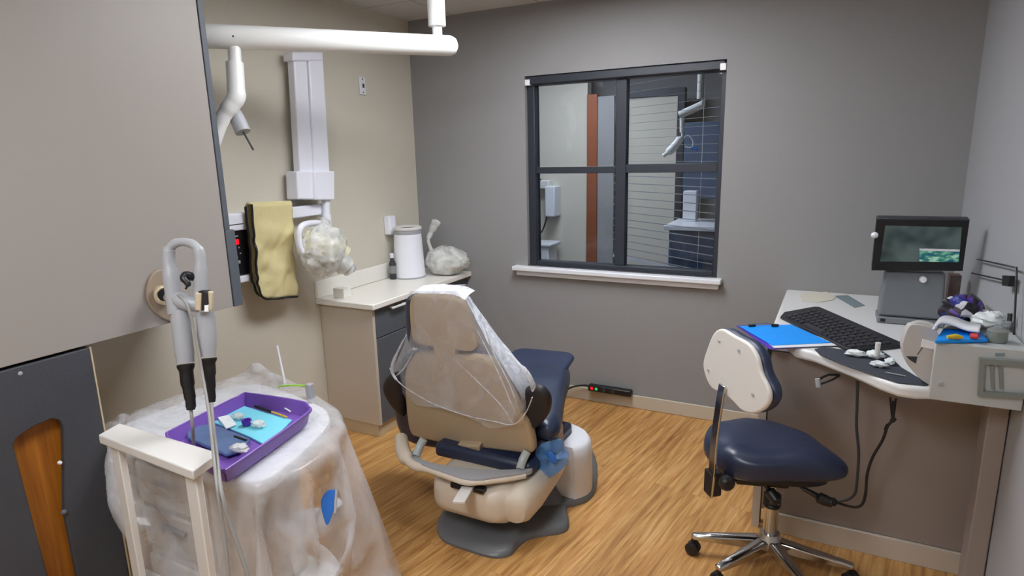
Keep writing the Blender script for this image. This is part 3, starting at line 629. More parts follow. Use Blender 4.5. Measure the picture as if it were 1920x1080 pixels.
# floor base
bo = [(820, 985), (822, 1003), (835, 1018), (870, 1032), (920, 1047), (955, 1044), (975, 1025), (1000, 1010), (1050, 1002), (1066, 992), (1066, 975), (1063, 955), (1076, 950), (1100, 942), (1115, 925), (1120, 895), (1116, 860), (1095, 830)]
bw = [onZ(x, y) for x, y in bo] + [V((-1.15, 2.80, 0)), V((-1.32, 2.72, 0)), V((-1.40, 2.5, 0)), V((-1.44, 2.3, 0)), V((-1.46, 2.12, 0))]
bs = smooth_pts(bw, 5, True); bc = sum(bs, V()) / len(bs)
obj('floor_base', B().rings([[p + V((0, 0, .001)) for p in bs], [p + V((0, 0, .012)) for p in bs], [bc + (p - bc) * .975 + V((0, 0, .022)) for p in bs], [bc + (p - bc) * .93 + V((0, 0, .03)) for p in bs], [bc + (p - bc) * .5 + V((0, 0, .034)) for p in bs]]), 'basegray', t)
obj('base_hump', B().rings([[bc + V((0, .1, 0)) + (p - bc) * k + V((0, 0, z)) for p in bs] for k, z in ((.62, .03), (.5, .06), (.4, .10), (.3, .13))]), 'basegray', t)
# polythene cover over head and back
rows = [(551, 772, 862, .0, .07), (546, 770, 868, .0, .08), (560, 765, 880, -.004, .1), (600, 765, 902, -.006, .12), (645, 758, 932, -.008, .14), (675, 745, 958, -.01, .15), (690, 735, 972, -.01, .15), (715, 735, 990, -.012, .15), (735, 738, 998, -.014, .14), (758, 760, 998, -.016, .12), (778, 800, 985, -.016, .1), (795, 860, 972, -.014, .08)]
def cover():
    rs = []
    for j, (y, xl, xr, d0, d1) in enumerate(rows):
        row = []; n = 26
        for i in range(n + 1):
            g = i / n; x = xl + (xr - xl) * g; yy = y + (8 * math.sin(g * math.pi) if j > 7 else 0) + max(0, (.5 - g)) * (-60 if j > 9 else 0)
            e = min(g, 1 - g); roll = d0 + (d1 - d0) * max(0, 1 - e / .12) ** 2 * .9
            row.append(bk(x, yy, roll + .006 * noise.noise(V((g * 9, j * .8, 1))) - .004))
        rs.append(row)
    return rs
rs = cover()
b = B(); b.rings(rs, cap=False, closed=False)
frs = []
for j, (y, xl, xr, d0, d1) in enumerate(rows[:10]):
    frs.append([bk(xl + (xr - xl) * i / 20, y, d1 + .03 * math.sin(math.pi * i / 20) + .01 * noise.noise(V((i * .4, j, 5)))) for i in range(21)])
b.rings(frs, cap=False, closed=False)
b.rings([rs[0], [p + BN * .04 + UZ * .008 for p in rs[0]], [p + BN * .08 for p in rs[0]]], cap=False, closed=False)
cov = thing('chair_cover', 'clear plastic cover pulled over the dental chair head and back', 'plastic cover', bk(860, 700))
obj('film', b, 'poly_chair', cov)
g = B(); k = 0
side = [(872, 556), (893, 600), (915, 640), (945, 690), (978, 745), (982, 790)]; side2 = [(880, 556), (925, 620), (962, 664), (992, 702), (1001, 740), (988, 780)]
n = 12; ra = smooth_pts([bk(x, y, -.004) for x, y in side], 5); rb = smooth_pts([bk(x, y, .10) for x, y in side2], 5)
g.rings([[p.lerp(q_, s_ / n) + BN * .012 * noise.noise(V((i * .25, s_ * .8, 2))) for i, (p, q_) in enumerate(zip(ra, rb))] for s_ in range(n + 1)], cap=False, closed=False)
obj('gathered_side', g, 'poly_fold', cov)
g = B(); tp = smooth_pts([bk(x, y, .0) for x, y in ((766, 564), (772, 552), (800, 549), (850, 553), (872, 562))], 5)
g.rings([[p + BN * (.075 * s_ / 6) + UZ * (.006 * math.sin(math.pi * s_ / 6) + .004 * noise.noise(V((i * .5, s_, 0)))) for i, p in enumerate(tp)] for s_ in range(7)], cap=False, closed=False)
obj('gathered_top', g, 'poly_fold', cov)
hem = smooth_pts([bk(x, y, -.022) for x, y in ((731, 690), (738, 706), (762, 728), (810, 756), (870, 778), (925, 790), (962, 796), (985, 775), (998, 745))], 6)
obj('hem', B().tube(hem, .0022, 8), 'poly_fold', cov)
obj('rolled_edge', B().tube([bk(x, y, .04) for x, y in ((945, 655), (968, 678), (992, 706), (1002, 738), (998, 765), (984, 784), (962, 797))], [.003, .007, .011, .012, .010, .006, .002], 12, 6), 'poly_fold', cov)
obj('rolled_edge', B().tube([bk(x, y, .0) for x, y in ((762, 628), (748, 655), (736, 684), (738, 704), (752, 720))], [.002, .005, .008, .006, .002], 12, 6), 'poly_fold', cov)
for pl_ in (((850, 672), (900, 720), (940, 760), (962, 795)), ((775, 660), (758, 690), (742, 705)), ((905, 600), (925, 660), (955, 720), (975, 775)), ((895, 620), (935, 700), (968, 780))):
    obj('crease', B().tube([bk(x, y, -.02) for x, y in pl_], [.001, .0028, .003, .001], 6, 5), 'poly_fold', cov)
# blue barrier film hung on the chair side
fp = [(1008, 838), (1030, 828), (1052, 823), (1056, 840), (1066, 852), (1062, 872), (1030, 896), (1012, 892), (1004, 870)]
FY = 2.17
b = B(); q = smooth_pts([onY(x, y, FY) for x, y in fp], 3, True); c_ = sum(q, V()) / len(q)
b.rings([[c_ + (p - c_) * k + V((0, .02 * noise.noise(p * 30 + V((k * 3, 0, 0))) + o, 0)) for p in q] for k, o in ((.05, -.012), (.35, -.01), (.7, -.006), (1, 0), (.97, .012), (.5, .02), (.05, .02))])
tag(obj('barrier_film', b, 'bluefilm'), 'crumpled blue barrier film hanging at the dental chair side', 'film')
obj2 = B().lathe(onY(1034, 858, FY - .02), [(0, -.006), (.016, -.005), (.02, 0), (.016, .005), (0, .006)], (0, 1, 0), 20, 1, 1.5)
tag(obj('film_grip', obj2, 'blue'), 'bright blue oval grip in the blue film beside the chair', 'grip')

# ================================================================ STOOL
hc = onZ(1443, 1003, .11); SX, SY = hc.x, hc.y
t = thing('operator_stool', 'navy saddle-shaped wheeled stool with white-backed rest in front of the desk', 'stool', (SX, SY, 0))
obj('hub', B().lathe((SX, SY, 0), [(.0, .06), (.045, .062), (.052, .085), (.045, .105), (.036, .125), (0, .13)], seg=24), 'chrome', t)
obj('column', B().lathe((SX, SY, 0), [(.026, .11), (.027, .24), (.0, .245)], seg=24), 'chrome', t)
obj('column_collar', B().lathe((SX, SY, 0), [(0, .235), (.031, .236), (.033, .245), (.029, .25), (.033, .256), (.033, .262), (.029, .267), (.033, .273), (.031, .285), (.0, .287)], seg=24), 'black', t)
obj('piston', B().lathe((SX, SY, 0), [(.016, .28), (.016, .43), (0, .43)], seg=20), 'chrome', t)
for ang in (197, 238, 303, 355):
    d = V((math.cos(R(ang)), math.sin(R(ang)), 0)); n_ = V((-d.y, d.x, 0)); rs = []
    for f, wd, z0, z1 in ((.03, .026, .062, .105), (.12, .022, .062, .100), (.22, .018, .066, .094), (.285, .016, .07, .09), (.292, .010, .074, .087)):
        c0 = V((SX, SY, 0)) + d * f; rs.append([c0 + n_ * wd + UZ * z0, c0 + n_ * wd + UZ * (z1 - .006), c0 + n_ * wd * .6 + UZ * z1, c0 - n_ * wd * .6 + UZ * z1, c0 - n_ * wd + UZ * (z1 - .006), c0 - n_ * wd + UZ * z0])
    lg = obj('leg', B().rings(rs), 'chrome', t, bev=.003)
    cs = V((SX, SY, 0)) + d * .285; b = B(); ax = V((math.cos(R(ang + 60)), math.sin(R(ang + 60)), 0))
    for s in (-1, 1): b.lathe(cs + ax * (s * .014) + UZ * .027, [(0, -.009), (.02, -.009), (.026, -.005), (.026, .005), (.02, .009), (0, .009)], ax, 22)
    b.tube([cs + UZ * .03, cs + UZ * .075], .008, 8); b.tube([cs - ax * .018 + UZ * .044, cs + ax * .018 + UZ * .044], .013, 10)
    obj('castor', b, 'black', lg)
so = [(1319, 830, .49), (1328, 800, .5), (1352, 782, .53), (1400, 776, .53), (1445, 780, .53), (1500, 804, .53), (1550, 838, .52), (1583, 864, .5), (1592, 882, .48), (1580, 900, .46), (1540, 910, .45), (1480, 912, .44), (1420, 908, .44), (1375, 898, .44), (1345, 880, .45), (1340, 862, .47)]
sw = [onZ(x, y, z) for x, y, z in so]; sw = [V((p.x, p.y, .485 + .0 * z)) for p, (_, _, z) in zip(sw, so)]
sm = smooth_pts(sw, 5, True); sc0 = V((-.12, 2.27, .485)); rs = []
def dish(p, h): # saddle: dips in the middle near the back, rises to the rear rim
    d_ = (p - sc0); return h + .012 * math.sin((p.x + .15) * 9) - .018 * max(0, 1 - (d_.x / .12) ** 2) * (1 if h > .52 else 0)
def nose(p, h): return .455 + (h - .455) * (1 - .42 * min(1, max(0, (p.x + .06) / .18)) ** 1.3)
for k, h in ((.3, .435), (.8, .432), (.93, .44), (.985, .458), (1.0, .485), (.985, .512), (.94, .53), (.86, .543), (.7, .552), (.45, .553), (.2, .552), (.02, .552)):
    rs.append([V((sc0.x + (p.x - sc0.x) * k, sc0.y + (p.y - sc0.y) * k, nose(sc0 + (p - sc0) * k, dish(sc0 + (p - sc0) * k, h)))) for p in sm])
obj('seat', B().rings(rs), 'navy', t, sub=1)
obj('seat_pan', B().prism([V((sc0.x + (p.x - sc0.x) * .75, sc0.y + (p.y - sc0.y) * .75, .42)) for p in sm], (0, 0, .018)), 'black', t)
# backrest
SN = V((.72, .62, -.0)).normalized(); SP = V((-.30, 2.07, .85))
def sb(x, y, d=0): return onP(x, y, SP + SN * d, SN)
wp = [(1337, 626), (1352, 617), (1376, 630), (1402, 645), (1418, 668), (1426, 700), (1440, 730), (1441, 752), (1430, 768), (1410, 776), (1390, 770), (1372, 752), (1354, 738), (1334, 728), (1322, 705), (1318, 680), (1326, 652)]
obj('back_shell', B().prism(smooth_pts([sb(x, y) for x, y in wp], 5, True), SN * .016), 'offwhite', t, bev=.006, seg=3)
wq = [(x + 3 + (x - 1380) * .06, y + (y - 700) * .04) for x, y in wp]
obj('back_cushion', B().cushion(smooth_pts([sb(x, y) + SN * .036 for x, y in wp], 5, True), SN, .044, .3), 'navy2', t)
for x, y in ((1347, 640), (1384, 658), (1327, 694), (1410, 740)):
    obj('bolt', B().lathe(sb(x, y, -.004), [(0, 0), (.005, 0), (.006, .006), (0, .006)], SN, 12), 'grayplastic', t)
bb = [sb(1355, 722, -.012), sb(1347, 770, -.012), sb(1339, 830, -.012), sb(1336, 876, -.012), sb(1330, 930, -.012)]
nb = V((SN.y, -SN.x, 0)); lo = bb
b = B(); b.rings([[p + nb * .018 + SN * .004, p - nb * .018 + SN * .004, p - nb * .018 - SN * .004, p + nb * .018 - SN * .004] for p in smooth_pts(lo, 3)])
obj('back_bar', b, 'chrome', t, bev=.002)
p = sb(1336, 905, 0)
obj('bar_clamp', B().box(p.x - .022, p.x + .022, p.y - .02, p.y + .03, p.z - .045, p.z + .045, rot=R(40)), 'black', t, bev=.006)
obj('clamp_knob', B().lathe(sb(1362, 905, .01), [(0, -.015), (.02, -.015), (.026, -.008), (.026, .012), (.018, .02), (0, .02)], (.5, -.8, 0), 10), 'black', t)
obj('mechanism', B().box(-.25, -.07, 2.2, 2.34, .385, .425, rot=R(15)).tube([p + V((.02, .02, 0)), V((-.22, 2.24, .405))], .022, 12), 'black', t, bev=.006)
for q in (((1432, 905, .40), (1446, 925, .37), (1462, 948, .345)), ((1500, 912, .41), (1530, 930, .39), (1552, 940, .38), (1562, 942, .38))):
    pts = [onZ(x, y, z) for x, y, z in q]; obj('lever', B().tube(pts, [.006, .008, .02, .018, .006], 12, 5), 'black', t)

# ================================================================ CART UNDER PLASTIC, LEFT FOREGROUND
TZ = .68
top = [onZ(x, y, TZ) for x, y in ((212, 800), (300, 765), (380, 735), (470, 715), (520, 725), (575, 745), (615, 765), (622, 790), (596, 823), (547, 868))] + [V((-1.40, 1.09, TZ)), V((-1.6, 1.07, TZ)), V((-1.85, 1.07, TZ)), V((-2.05, 1.1, TZ))]
tc_ = sum(top, V()) / len(top)
t = thing('equipment_cart', 'off-white rolling dental cart under a clear plastic sheet', 'cart', (tc_.x, tc_.y, 0))
tps = smooth_pts(top, 4, True)
def ringk(k, z, pts=tps, c=tc_): return [V((c.x + (p.x - c.x) * k, c.y + (p.y - c.y) * k, z)) for p in pts]
obj('cart_top', B().rings([ringk(.90, TZ - .05), ringk(.965, TZ - .045), ringk(.975, TZ - .02), ringk(.965, TZ - .006), ringk(.93, TZ - .003)]), 'white', t)
obj('cabinet_body', B().box(-2.0, -1.62, 1.1, 1.45, .1, TZ - .05), 'offwhite', t, bev=.02)
for k, z in enumerate((.14, .32, .48)):
    d = obj('drawer_front', B().box(-1.98, -1.64, 1.085, 1.1, z, z + .14), 'offwhite', t, bev=.006)
    obj('handle', B().box(-1.87, -1.75, 1.07, 1.086, z + .09, z + .105), 'grayplastic', d, bev=.003)
obj('side_arm', B().tube([(-1.62, 1.3, .35), (-1.5, 1.36, .36), (-1.42, 1.36, .40), (-1.39, 1.36, .47)], [.05, .05, .04, .03], 14, 5), 'white', t)
for x in (-1.95, -1.66):
    for y in (1.14, 1.42):
        b = B().lathe((x, y, .03), [(0, -.01), (.028, -.01), (.03, 0), (.028, .01), (0, .01)], (1, 0, .0), 20); b.tube([(x, y, .04), (x, y, .1)], .01, 8); obj('castor', b, 'dark', t)
obj('lower_plate', B().box(-2.02, -1.5, 1.06, 1.5, .065, .1), 'offwhite', t, bev=.01)
# draped sheet: the settled folds as plain coordinates in millimetres, a grid of 61 by 61 points
SHEET_N = 61
SHEET_X = [
    459,472,485,498,510,521,531,542,552,562,561,558,537,556,529,522,542,557,582,579,575,558,571,593,616,639,663,688,713,728,752,776,799,822,846,871,897,923,950,978,1005,1033,1061,1089,1116,1144,1172,1172,1163,1160,1179,1202,1212,1216,1220,1226,1236,1254,1278,1301,1320,
    437,450,463,475,487,497,508,518,528,537,544,532,528,557,554,547,547,568,562,558,560,564,586,608,631,653,675,697,717,718,741,765,791,817,844,872,899,927,955,982,1010,1038,1065,1092,1120,1148,1175,1172,1162,1164,1188,1207,1215,1218,1222,1230,1245,1267,1291,1312,1330,
    413,427,440,452,463,473,483,493,503,513,522,539,548,555,535,558,564,580,584,563,565,580,602,623,643,661,680,699,719,734,745,769,795,821,849,876,904,931,959,987,1015,1042,1069,1096,1124,1152,1176,1172,1163,1170,1197,1211,1217,1220,1225,1237,1257,1281,1303,1322,1337,
    391,404,417,428,440,452,465,479,493,514,517,516,524,533,535,535,564,557,582,577,574,591,608,625,638,649,669,690,713,729,752,776,801,826,853,881,908,936,964,991,1019,1047,1073,1100,1127,1155,1177,1173,1164,1179,1204,1214,1218,1222,1230,1247,1270,1294,1313,1329,1339,
    369,381,395,410,425,440,455,470,485,499,491,493,499,512,522,551,567,548,575,571,585,585,596,615,624,642,666,692,712,735,757,778,803,830,858,885,913,941,968,996,1024,1051,1078,1104,1131,1159,1177,1172,1166,1188,1208,1215,1218,1225,1238,1259,1283,1305,1321,1332,1336,
    350,363,383,394,406,419,433,448,462,477,493,509,521,509,534,560,551,539,566,584,590,596,591,600,617,643,670,693,714,735,757,782,808,835,863,890,918,945,973,1000,1028,1055,1082,1107,1135,1162,1176,1167,1171,1197,1206,1213,1220,1230,1249,1273,1296,1313,1325,1330,1326,
    335,362,370,378,391,405,416,432,450,466,481,489,497,503,524,549,573,559,556,584,590,596,598,593,621,648,674,696,716,738,761,785,812,840,867,895,923,950,977,1005,1032,1060,1086,1111,1138,1165,1175,1166,1179,1205,1213,1217,1225,1240,1262,1286,1305,1318,1323,1320,1311,
    328,352,348,358,372,385,399,418,433,448,461,478,491,503,521,542,564,582,581,558,568,581,573,599,626,653,676,699,722,745,768,790,817,845,872,899,927,955,982,1009,1037,1064,1090,1115,1142,1168,1172,1167,1188,1211,1217,1221,1232,1251,1276,1297,1311,1317,1314,1305,1291,
    326,337,356,347,352,366,384,398,413,427,442,458,474,491,515,527,547,565,567,548,562,557,578,605,632,653,674,695,715,740,767,794,821,848,876,903,931,959,986,1014,1041,1068,1094,1119,1146,1170,1167,1172,1198,1216,1220,1226,1242,1265,1288,1304,1311,1309,1299,1285,1270,
    322,318,335,350,343,349,363,379,397,410,431,450,468,486,501,524,546,540,542,538,541,559,583,611,635,643,665,688,716,744,771,798,825,852,880,908,935,963,990,1018,1045,1072,1098,1123,1150,1171,1168,1180,1206,1220,1222,1233,1254,1278,1296,1305,1303,1293,1279,1264,1249,
    299,311,320,328,336,349,348,360,376,393,413,433,452,471,491,514,539,537,521,547,548,572,590,617,624,637,664,692,719,747,774,801,829,856,884,912,940,967,994,1021,1049,1076,1102,1126,1153,1173,1170,1188,1213,1222,1227,1243,1267,1288,1298,1297,1288,1274,1258,1242,1227,
    287,290,298,312,324,329,346,347,368,386,400,423,444,464,484,503,522,513,513,532,552,565,593,610,613,640,667,695,722,749,777,805,832,860,888,916,944,971,998,1025,1052,1079,1106,1130,1157,1174,1174,1197,1218,1223,1234,1256,1279,1292,1291,1282,1268,1252,1237,1222,1210,
    272,299,304,294,302,315,324,334,355,375,393,410,428,446,465,485,501,522,512,532,559,567,594,589,617,644,671,699,726,754,782,809,837,865,892,920,948,975,1002,1028,1056,1083,1110,1134,1161,1175,1179,1206,1222,1227,1245,1269,1285,1286,1276,1262,1246,1231,1217,1206,1201,
    269,287,309,298,295,295,306,325,344,357,377,398,418,439,460,476,496,504,514,539,564,583,572,596,622,650,677,704,731,759,786,814,842,869,897,924,952,978,1005,1032,1060,1086,1114,1138,1165,1171,1187,1213,1224,1235,1258,1277,1280,1270,1256,1240,1225,1213,1203,1202,1210,
    277,303,305,310,312,314,301,311,324,339,359,380,400,421,442,457,483,494,520,542,557,559,584,604,629,655,677,705,732,760,788,816,844,872,900,928,956,981,1009,1035,1063,1089,1117,1142,1169,1175,1196,1219,1227,1247,1269,1275,1264,1250,1235,1220,1209,1202,1205,1217,1232,
    287,277,280,284,288,313,318,323,341,355,365,380,396,413,440,460,479,493,506,522,533,561,588,614,625,652,679,707,735,763,791,819,847,875,902,930,958,984,1012,1039,1067,1093,1120,1146,1174,1180,1205,1223,1235,1259,1269,1258,1244,1229,1216,1206,1204,1211,1225,1240,1254,
    301,295,289,285,283,307,323,339,355,369,383,399,413,428,443,450,459,478,508,515,540,566,583,608,634,659,685,709,737,765,793,821,849,877,905,933,960,988,1016,1043,1070,1097,1124,1150,1178,1186,1213,1225,1248,1263,1252,1238,1224,1212,1205,1207,1218,1233,1247,1261,1275,
    326,315,309,304,299,295,302,318,333,346,361,376,391,407,422,441,459,477,484,512,540,560,587,603,627,654,682,710,738,766,795,823,851,879,907,935,963,990,1018,1046,1073,1101,1127,1154,1182,1195,1218,1235,1256,1246,1233,1220,1210,1205,1212,1226,1241,1255,1268,1282,1296,
    344,334,333,329,325,321,317,313,312,325,340,355,370,386,403,421,443,463,489,512,539,565,591,614,627,655,683,712,740,768,796,824,852,881,909,937,965,993,1021,1048,1076,1103,1131,1159,1187,1207,1224,1248,1240,1229,1218,1210,1209,1218,1234,1248,1262,1275,1288,1302,1317,
    358,360,358,355,351,347,343,339,336,328,333,355,368,378,394,415,436,463,491,519,546,569,597,601,628,656,685,713,741,769,797,826,854,882,910,938,967,995,1023,1051,1079,1108,1135,1162,1189,1216,1237,1244,1228,1218,1212,1215,1229,1242,1254,1269,1282,1296,1310,1324,1339,
    379,384,383,381,376,372,368,364,360,349,355,346,357,374,388,414,440,468,495,524,540,566,573,602,629,658,686,714,742,771,799,827,855,883,912,940,968,996,1024,1053,1081,1110,1138,1166,1194,1222,1232,1243,1222,1221,1229,1237,1251,1264,1276,1290,1303,1318,1332,1347,1359,
    405,408,405,402,399,396,392,388,383,371,356,361,362,365,393,422,446,472,497,504,531,548,577,604,631,659,687,715,744,772,800,828,857,885,913,941,969,997,1026,1054,1082,1110,1138,1167,1195,1224,1245,1240,1240,1246,1254,1249,1270,1287,1299,1309,1315,1314,1332,1339,1362,
    427,424,420,417,413,409,406,402,398,394,381,385,387,391,391,418,446,460,474,503,529,552,580,607,635,661,688,717,745,773,801,829,858,886,914,942,970,999,1027,1055,1083,1111,1139,1168,1196,1225,1249,1250,1262,1253,1255,1260,1271,1286,1306,1303,1306,1309,1316,1333,1357,
    403,401,398,396,393,390,387,383,378,373,363,372,380,387,393,420,440,465,473,500,528,555,582,608,636,664,690,718,746,774,802,831,859,887,915,943,972,1000,1028,1056,1084,1112,1141,1169,1197,1225,1253,1266,1263,1262,1272,1284,1288,1294,1302,1310,1323,1325,1311,1329,1352,
    378,375,372,370,367,364,361,357,354,347,341,349,356,367,392,424,430,455,473,501,527,554,581,609,637,665,693,721,747,775,804,832,860,888,916,944,973,1001,1029,1057,1085,1113,1142,1170,1198,1226,1256,1274,1273,1283,1294,1304,1311,1317,1322,1325,1322,1307,1305,1326,1348,
    353,350,347,344,341,338,335,331,338,343,345,346,344,365,381,395,425,445,472,499,526,554,582,610,638,666,694,722,750,777,805,833,861,889,917,946,974,1002,1030,1058,1086,1115,1143,1171,1199,1227,1257,1281,1289,1298,1304,1303,1303,1302,1301,1299,1296,1291,1302,1327,1339,
    327,324,321,318,315,312,309,313,317,321,326,332,356,377,371,390,420,448,475,500,526,554,583,611,639,667,695,723,752,779,806,834,862,890,918,947,975,1003,1031,1059,1087,1116,1144,1172,1200,1228,1257,1279,1275,1288,1284,1277,1276,1276,1275,1273,1278,1296,1305,1315,1325,
    306,305,304,304,305,306,310,315,319,323,326,347,370,375,368,394,422,449,474,499,527,555,584,612,640,668,696,724,752,781,808,835,863,891,920,948,976,1004,1032,1060,1088,1117,1145,1173,1201,1229,1257,1278,1279,1274,1261,1258,1254,1252,1250,1250,1261,1272,1281,1291,1301,
    301,302,303,305,308,312,316,319,322,325,337,360,371,372,366,394,421,449,474,502,528,557,585,613,641,669,697,725,753,781,810,837,864,892,921,949,977,1005,1033,1061,1089,1118,1146,1174,1202,1230,1258,1276,1271,1256,1251,1245,1240,1235,1231,1227,1238,1248,1259,1269,1279,
    305,306,308,310,313,316,319,323,327,333,354,372,361,368,365,392,420,448,476,502,530,558,586,614,642,670,698,726,754,782,810,838,866,893,922,950,978,1006,1034,1062,1090,1119,1147,1175,1203,1231,1259,1273,1263,1259,1252,1245,1238,1231,1226,1221,1220,1225,1235,1245,1256,
    312,312,312,315,319,322,326,330,338,348,369,375,367,359,364,391,419,448,476,502,530,559,587,615,643,671,699,726,755,783,811,839,867,895,923,951,979,1007,1035,1063,1091,1120,1148,1176,1204,1232,1259,1259,1267,1261,1250,1243,1236,1230,1225,1220,1217,1214,1216,1222,1231,
    319,320,326,331,336,341,341,343,357,370,379,376,364,358,363,391,420,448,476,504,531,559,587,615,643,672,700,728,755,783,812,840,868,896,924,952,980,1008,1036,1064,1092,1120,1149,1177,1205,1233,1257,1268,1259,1255,1251,1248,1245,1242,1240,1241,1238,1230,1220,1218,1219,
    328,332,340,346,352,358,362,359,373,377,377,370,360,355,363,391,420,448,476,503,531,559,588,616,644,672,700,729,757,784,812,840,869,897,925,953,981,1009,1037,1065,1093,1121,1150,1178,1206,1232,1253,1261,1277,1278,1275,1272,1268,1266,1265,1262,1253,1243,1234,1229,1226,
    339,345,352,359,364,368,362,375,375,370,367,366,358,355,362,391,420,448,476,504,532,560,588,616,645,673,701,729,757,785,813,841,869,897,926,954,982,1010,1038,1066,1094,1122,1150,1179,1207,1229,1237,1255,1268,1281,1289,1292,1291,1289,1286,1276,1262,1255,1250,1246,1242,
    350,357,364,369,372,373,363,363,370,367,360,356,355,362,365,392,420,448,476,504,533,561,589,617,645,673,701,730,758,786,814,842,870,898,926,954,983,1011,1039,1067,1095,1123,1152,1181,1206,1215,1221,1235,1251,1266,1280,1293,1303,1306,1302,1285,1280,1277,1274,1271,1269,
    361,368,372,375,376,373,370,359,359,360,355,356,363,366,366,392,420,449,477,505,533,561,589,617,646,674,702,730,758,786,815,843,871,899,927,955,983,1011,1040,1068,1096,1124,1154,1181,1198,1201,1210,1216,1230,1246,1261,1276,1291,1305,1318,1310,1299,1292,1294,1288,1278,
    372,373,377,377,376,368,363,358,356,355,358,364,367,366,369,393,421,449,477,505,533,562,590,618,646,674,702,731,759,787,815,843,871,899,928,956,984,1012,1040,1069,1097,1126,1154,1179,1184,1190,1196,1203,1212,1224,1239,1254,1269,1284,1299,1312,1319,1318,1307,1292,1278,
    381,377,380,376,376,369,364,361,359,361,366,368,366,366,371,393,421,449,478,506,534,562,590,619,646,675,703,731,759,787,815,844,872,900,928,956,985,1013,1041,1069,1098,1126,1151,1170,1174,1180,1187,1194,1202,1210,1220,1232,1247,1262,1276,1291,1306,1315,1317,1311,1300,
    391,382,382,378,376,370,367,364,363,367,369,368,366,366,374,394,422,450,478,506,535,563,591,619,647,675,703,731,759,788,816,844,872,900,929,957,985,1013,1042,1072,1099,1122,1137,1155,1178,1188,1191,1196,1201,1206,1212,1219,1228,1240,1254,1269,1285,1299,1311,1309,1294,
    402,393,385,381,377,374,372,369,367,370,369,368,367,367,378,395,423,451,479,507,535,563,591,619,647,675,703,732,760,788,816,844,873,901,929,957,985,1014,1044,1071,1094,1111,1122,1144,1163,1186,1200,1206,1209,1213,1217,1222,1226,1231,1240,1251,1264,1279,1299,1304,1288,
    414,404,397,392,388,384,381,377,374,371,370,369,368,368,385,399,425,451,480,508,536,564,592,619,647,676,704,732,760,788,816,844,873,901,929,958,986,1014,1040,1064,1081,1097,1120,1130,1151,1172,1195,1211,1219,1225,1229,1234,1240,1242,1242,1247,1255,1266,1285,1297,1281,
    425,415,408,404,401,398,394,391,387,384,380,377,374,371,390,409,426,452,480,509,537,564,592,620,648,676,704,732,760,788,816,844,873,901,929,956,982,1006,1028,1051,1072,1083,1106,1129,1138,1158,1180,1203,1221,1231,1238,1245,1251,1256,1255,1255,1256,1262,1271,1289,1273,
    437,425,422,420,417,414,411,408,404,400,396,392,389,387,384,400,428,454,482,509,537,563,591,620,648,676,703,731,759,788,816,844,871,898,924,948,972,996,1022,1037,1059,1079,1093,1116,1137,1146,1166,1189,1212,1230,1242,1251,1258,1264,1270,1271,1269,1267,1279,1282,1264,
    450,438,438,439,437,433,430,426,423,419,415,411,408,409,406,401,429,456,483,511,537,564,589,618,646,674,702,730,758,785,812,838,865,890,914,938,963,988,1014,1024,1044,1066,1081,1103,1122,1144,1154,1175,1198,1220,1238,1251,1262,1271,1277,1275,1283,1281,1279,1271,1255,
    462,452,458,456,454,451,448,445,442,439,435,432,427,419,414,426,432,457,487,507,532,560,588,616,644,671,699,726,752,778,804,829,855,880,904,929,954,980,1006,1022,1029,1051,1072,1089,1112,1128,1150,1162,1183,1206,1229,1246,1260,1273,1284,1279,1284,1272,1264,1256,1257,
    468,465,452,458,459,458,456,454,451,448,445,438,432,424,432,438,449,452,489,500,528,556,584,612,639,666,693,719,744,770,795,820,845,870,895,920,945,971,997,1017,1020,1035,1058,1075,1099,1117,1135,1156,1170,1192,1215,1237,1254,1268,1281,1293,1282,1276,1270,1265,1262,
    455,451,446,442,438,433,432,429,425,422,419,417,413,408,413,423,439,449,481,499,526,553,580,607,633,659,684,710,735,760,785,810,836,861,886,911,936,962,988,1010,1019,1022,1042,1064,1084,1106,1123,1142,1162,1178,1201,1224,1246,1262,1275,1289,1300,1295,1287,1280,1274,
    429,425,420,416,412,408,405,403,402,399,394,392,393,401,412,423,441,463,492,521,518,544,571,597,623,649,674,699,725,750,775,800,826,852,877,902,927,953,979,1003,1016,1015,1027,1049,1069,1092,1111,1129,1149,1167,1187,1210,1233,1254,1269,1282,1295,1305,1303,1298,1291,
    408,404,400,396,394,391,387,382,376,374,377,384,395,408,420,433,454,479,501,520,543,537,562,587,613,638,664,690,715,740,765,791,817,843,868,892,918,944,970,995,1012,1011,1016,1033,1054,1078,1099,1117,1135,1156,1176,1196,1219,1242,1262,1275,1288,1301,1310,1311,1307,
    389,385,381,377,372,366,361,359,363,371,382,394,409,420,427,446,456,484,506,529,547,558,554,577,602,628,654,680,705,730,756,781,807,833,859,883,909,935,961,987,1006,1011,1008,1019,1040,1063,1085,1105,1123,1142,1163,1184,1205,1228,1251,1269,1282,1294,1306,1314,1317,
    366,362,356,351,347,346,350,359,370,383,397,411,421,425,439,444,461,487,513,537,537,563,572,574,592,618,643,669,695,720,746,772,798,824,849,874,899,925,952,978,1000,1009,1005,1008,1025,1048,1071,1092,1111,1128,1149,1171,1193,1214,1238,1260,1276,1288,1299,1310,1319,
    341,336,333,334,339,348,359,372,386,401,414,421,426,434,433,444,467,493,514,542,530,554,578,589,600,608,633,659,685,711,736,762,788,814,840,865,890,916,943,969,992,1006,1006,1001,1012,1033,1056,1078,1098,1114,1135,1156,1178,1201,1224,1247,1268,1283,1293,1303,1313,
    320,322,328,337,349,362,376,391,405,416,421,427,435,444,431,446,472,499,519,545,528,543,568,590,602,611,625,649,675,701,727,753,779,805,831,856,881,907,933,960,984,1002,1005,998,1001,1019,1042,1064,1085,1102,1125,1146,1164,1186,1209,1232,1255,1276,1289,1298,1308,
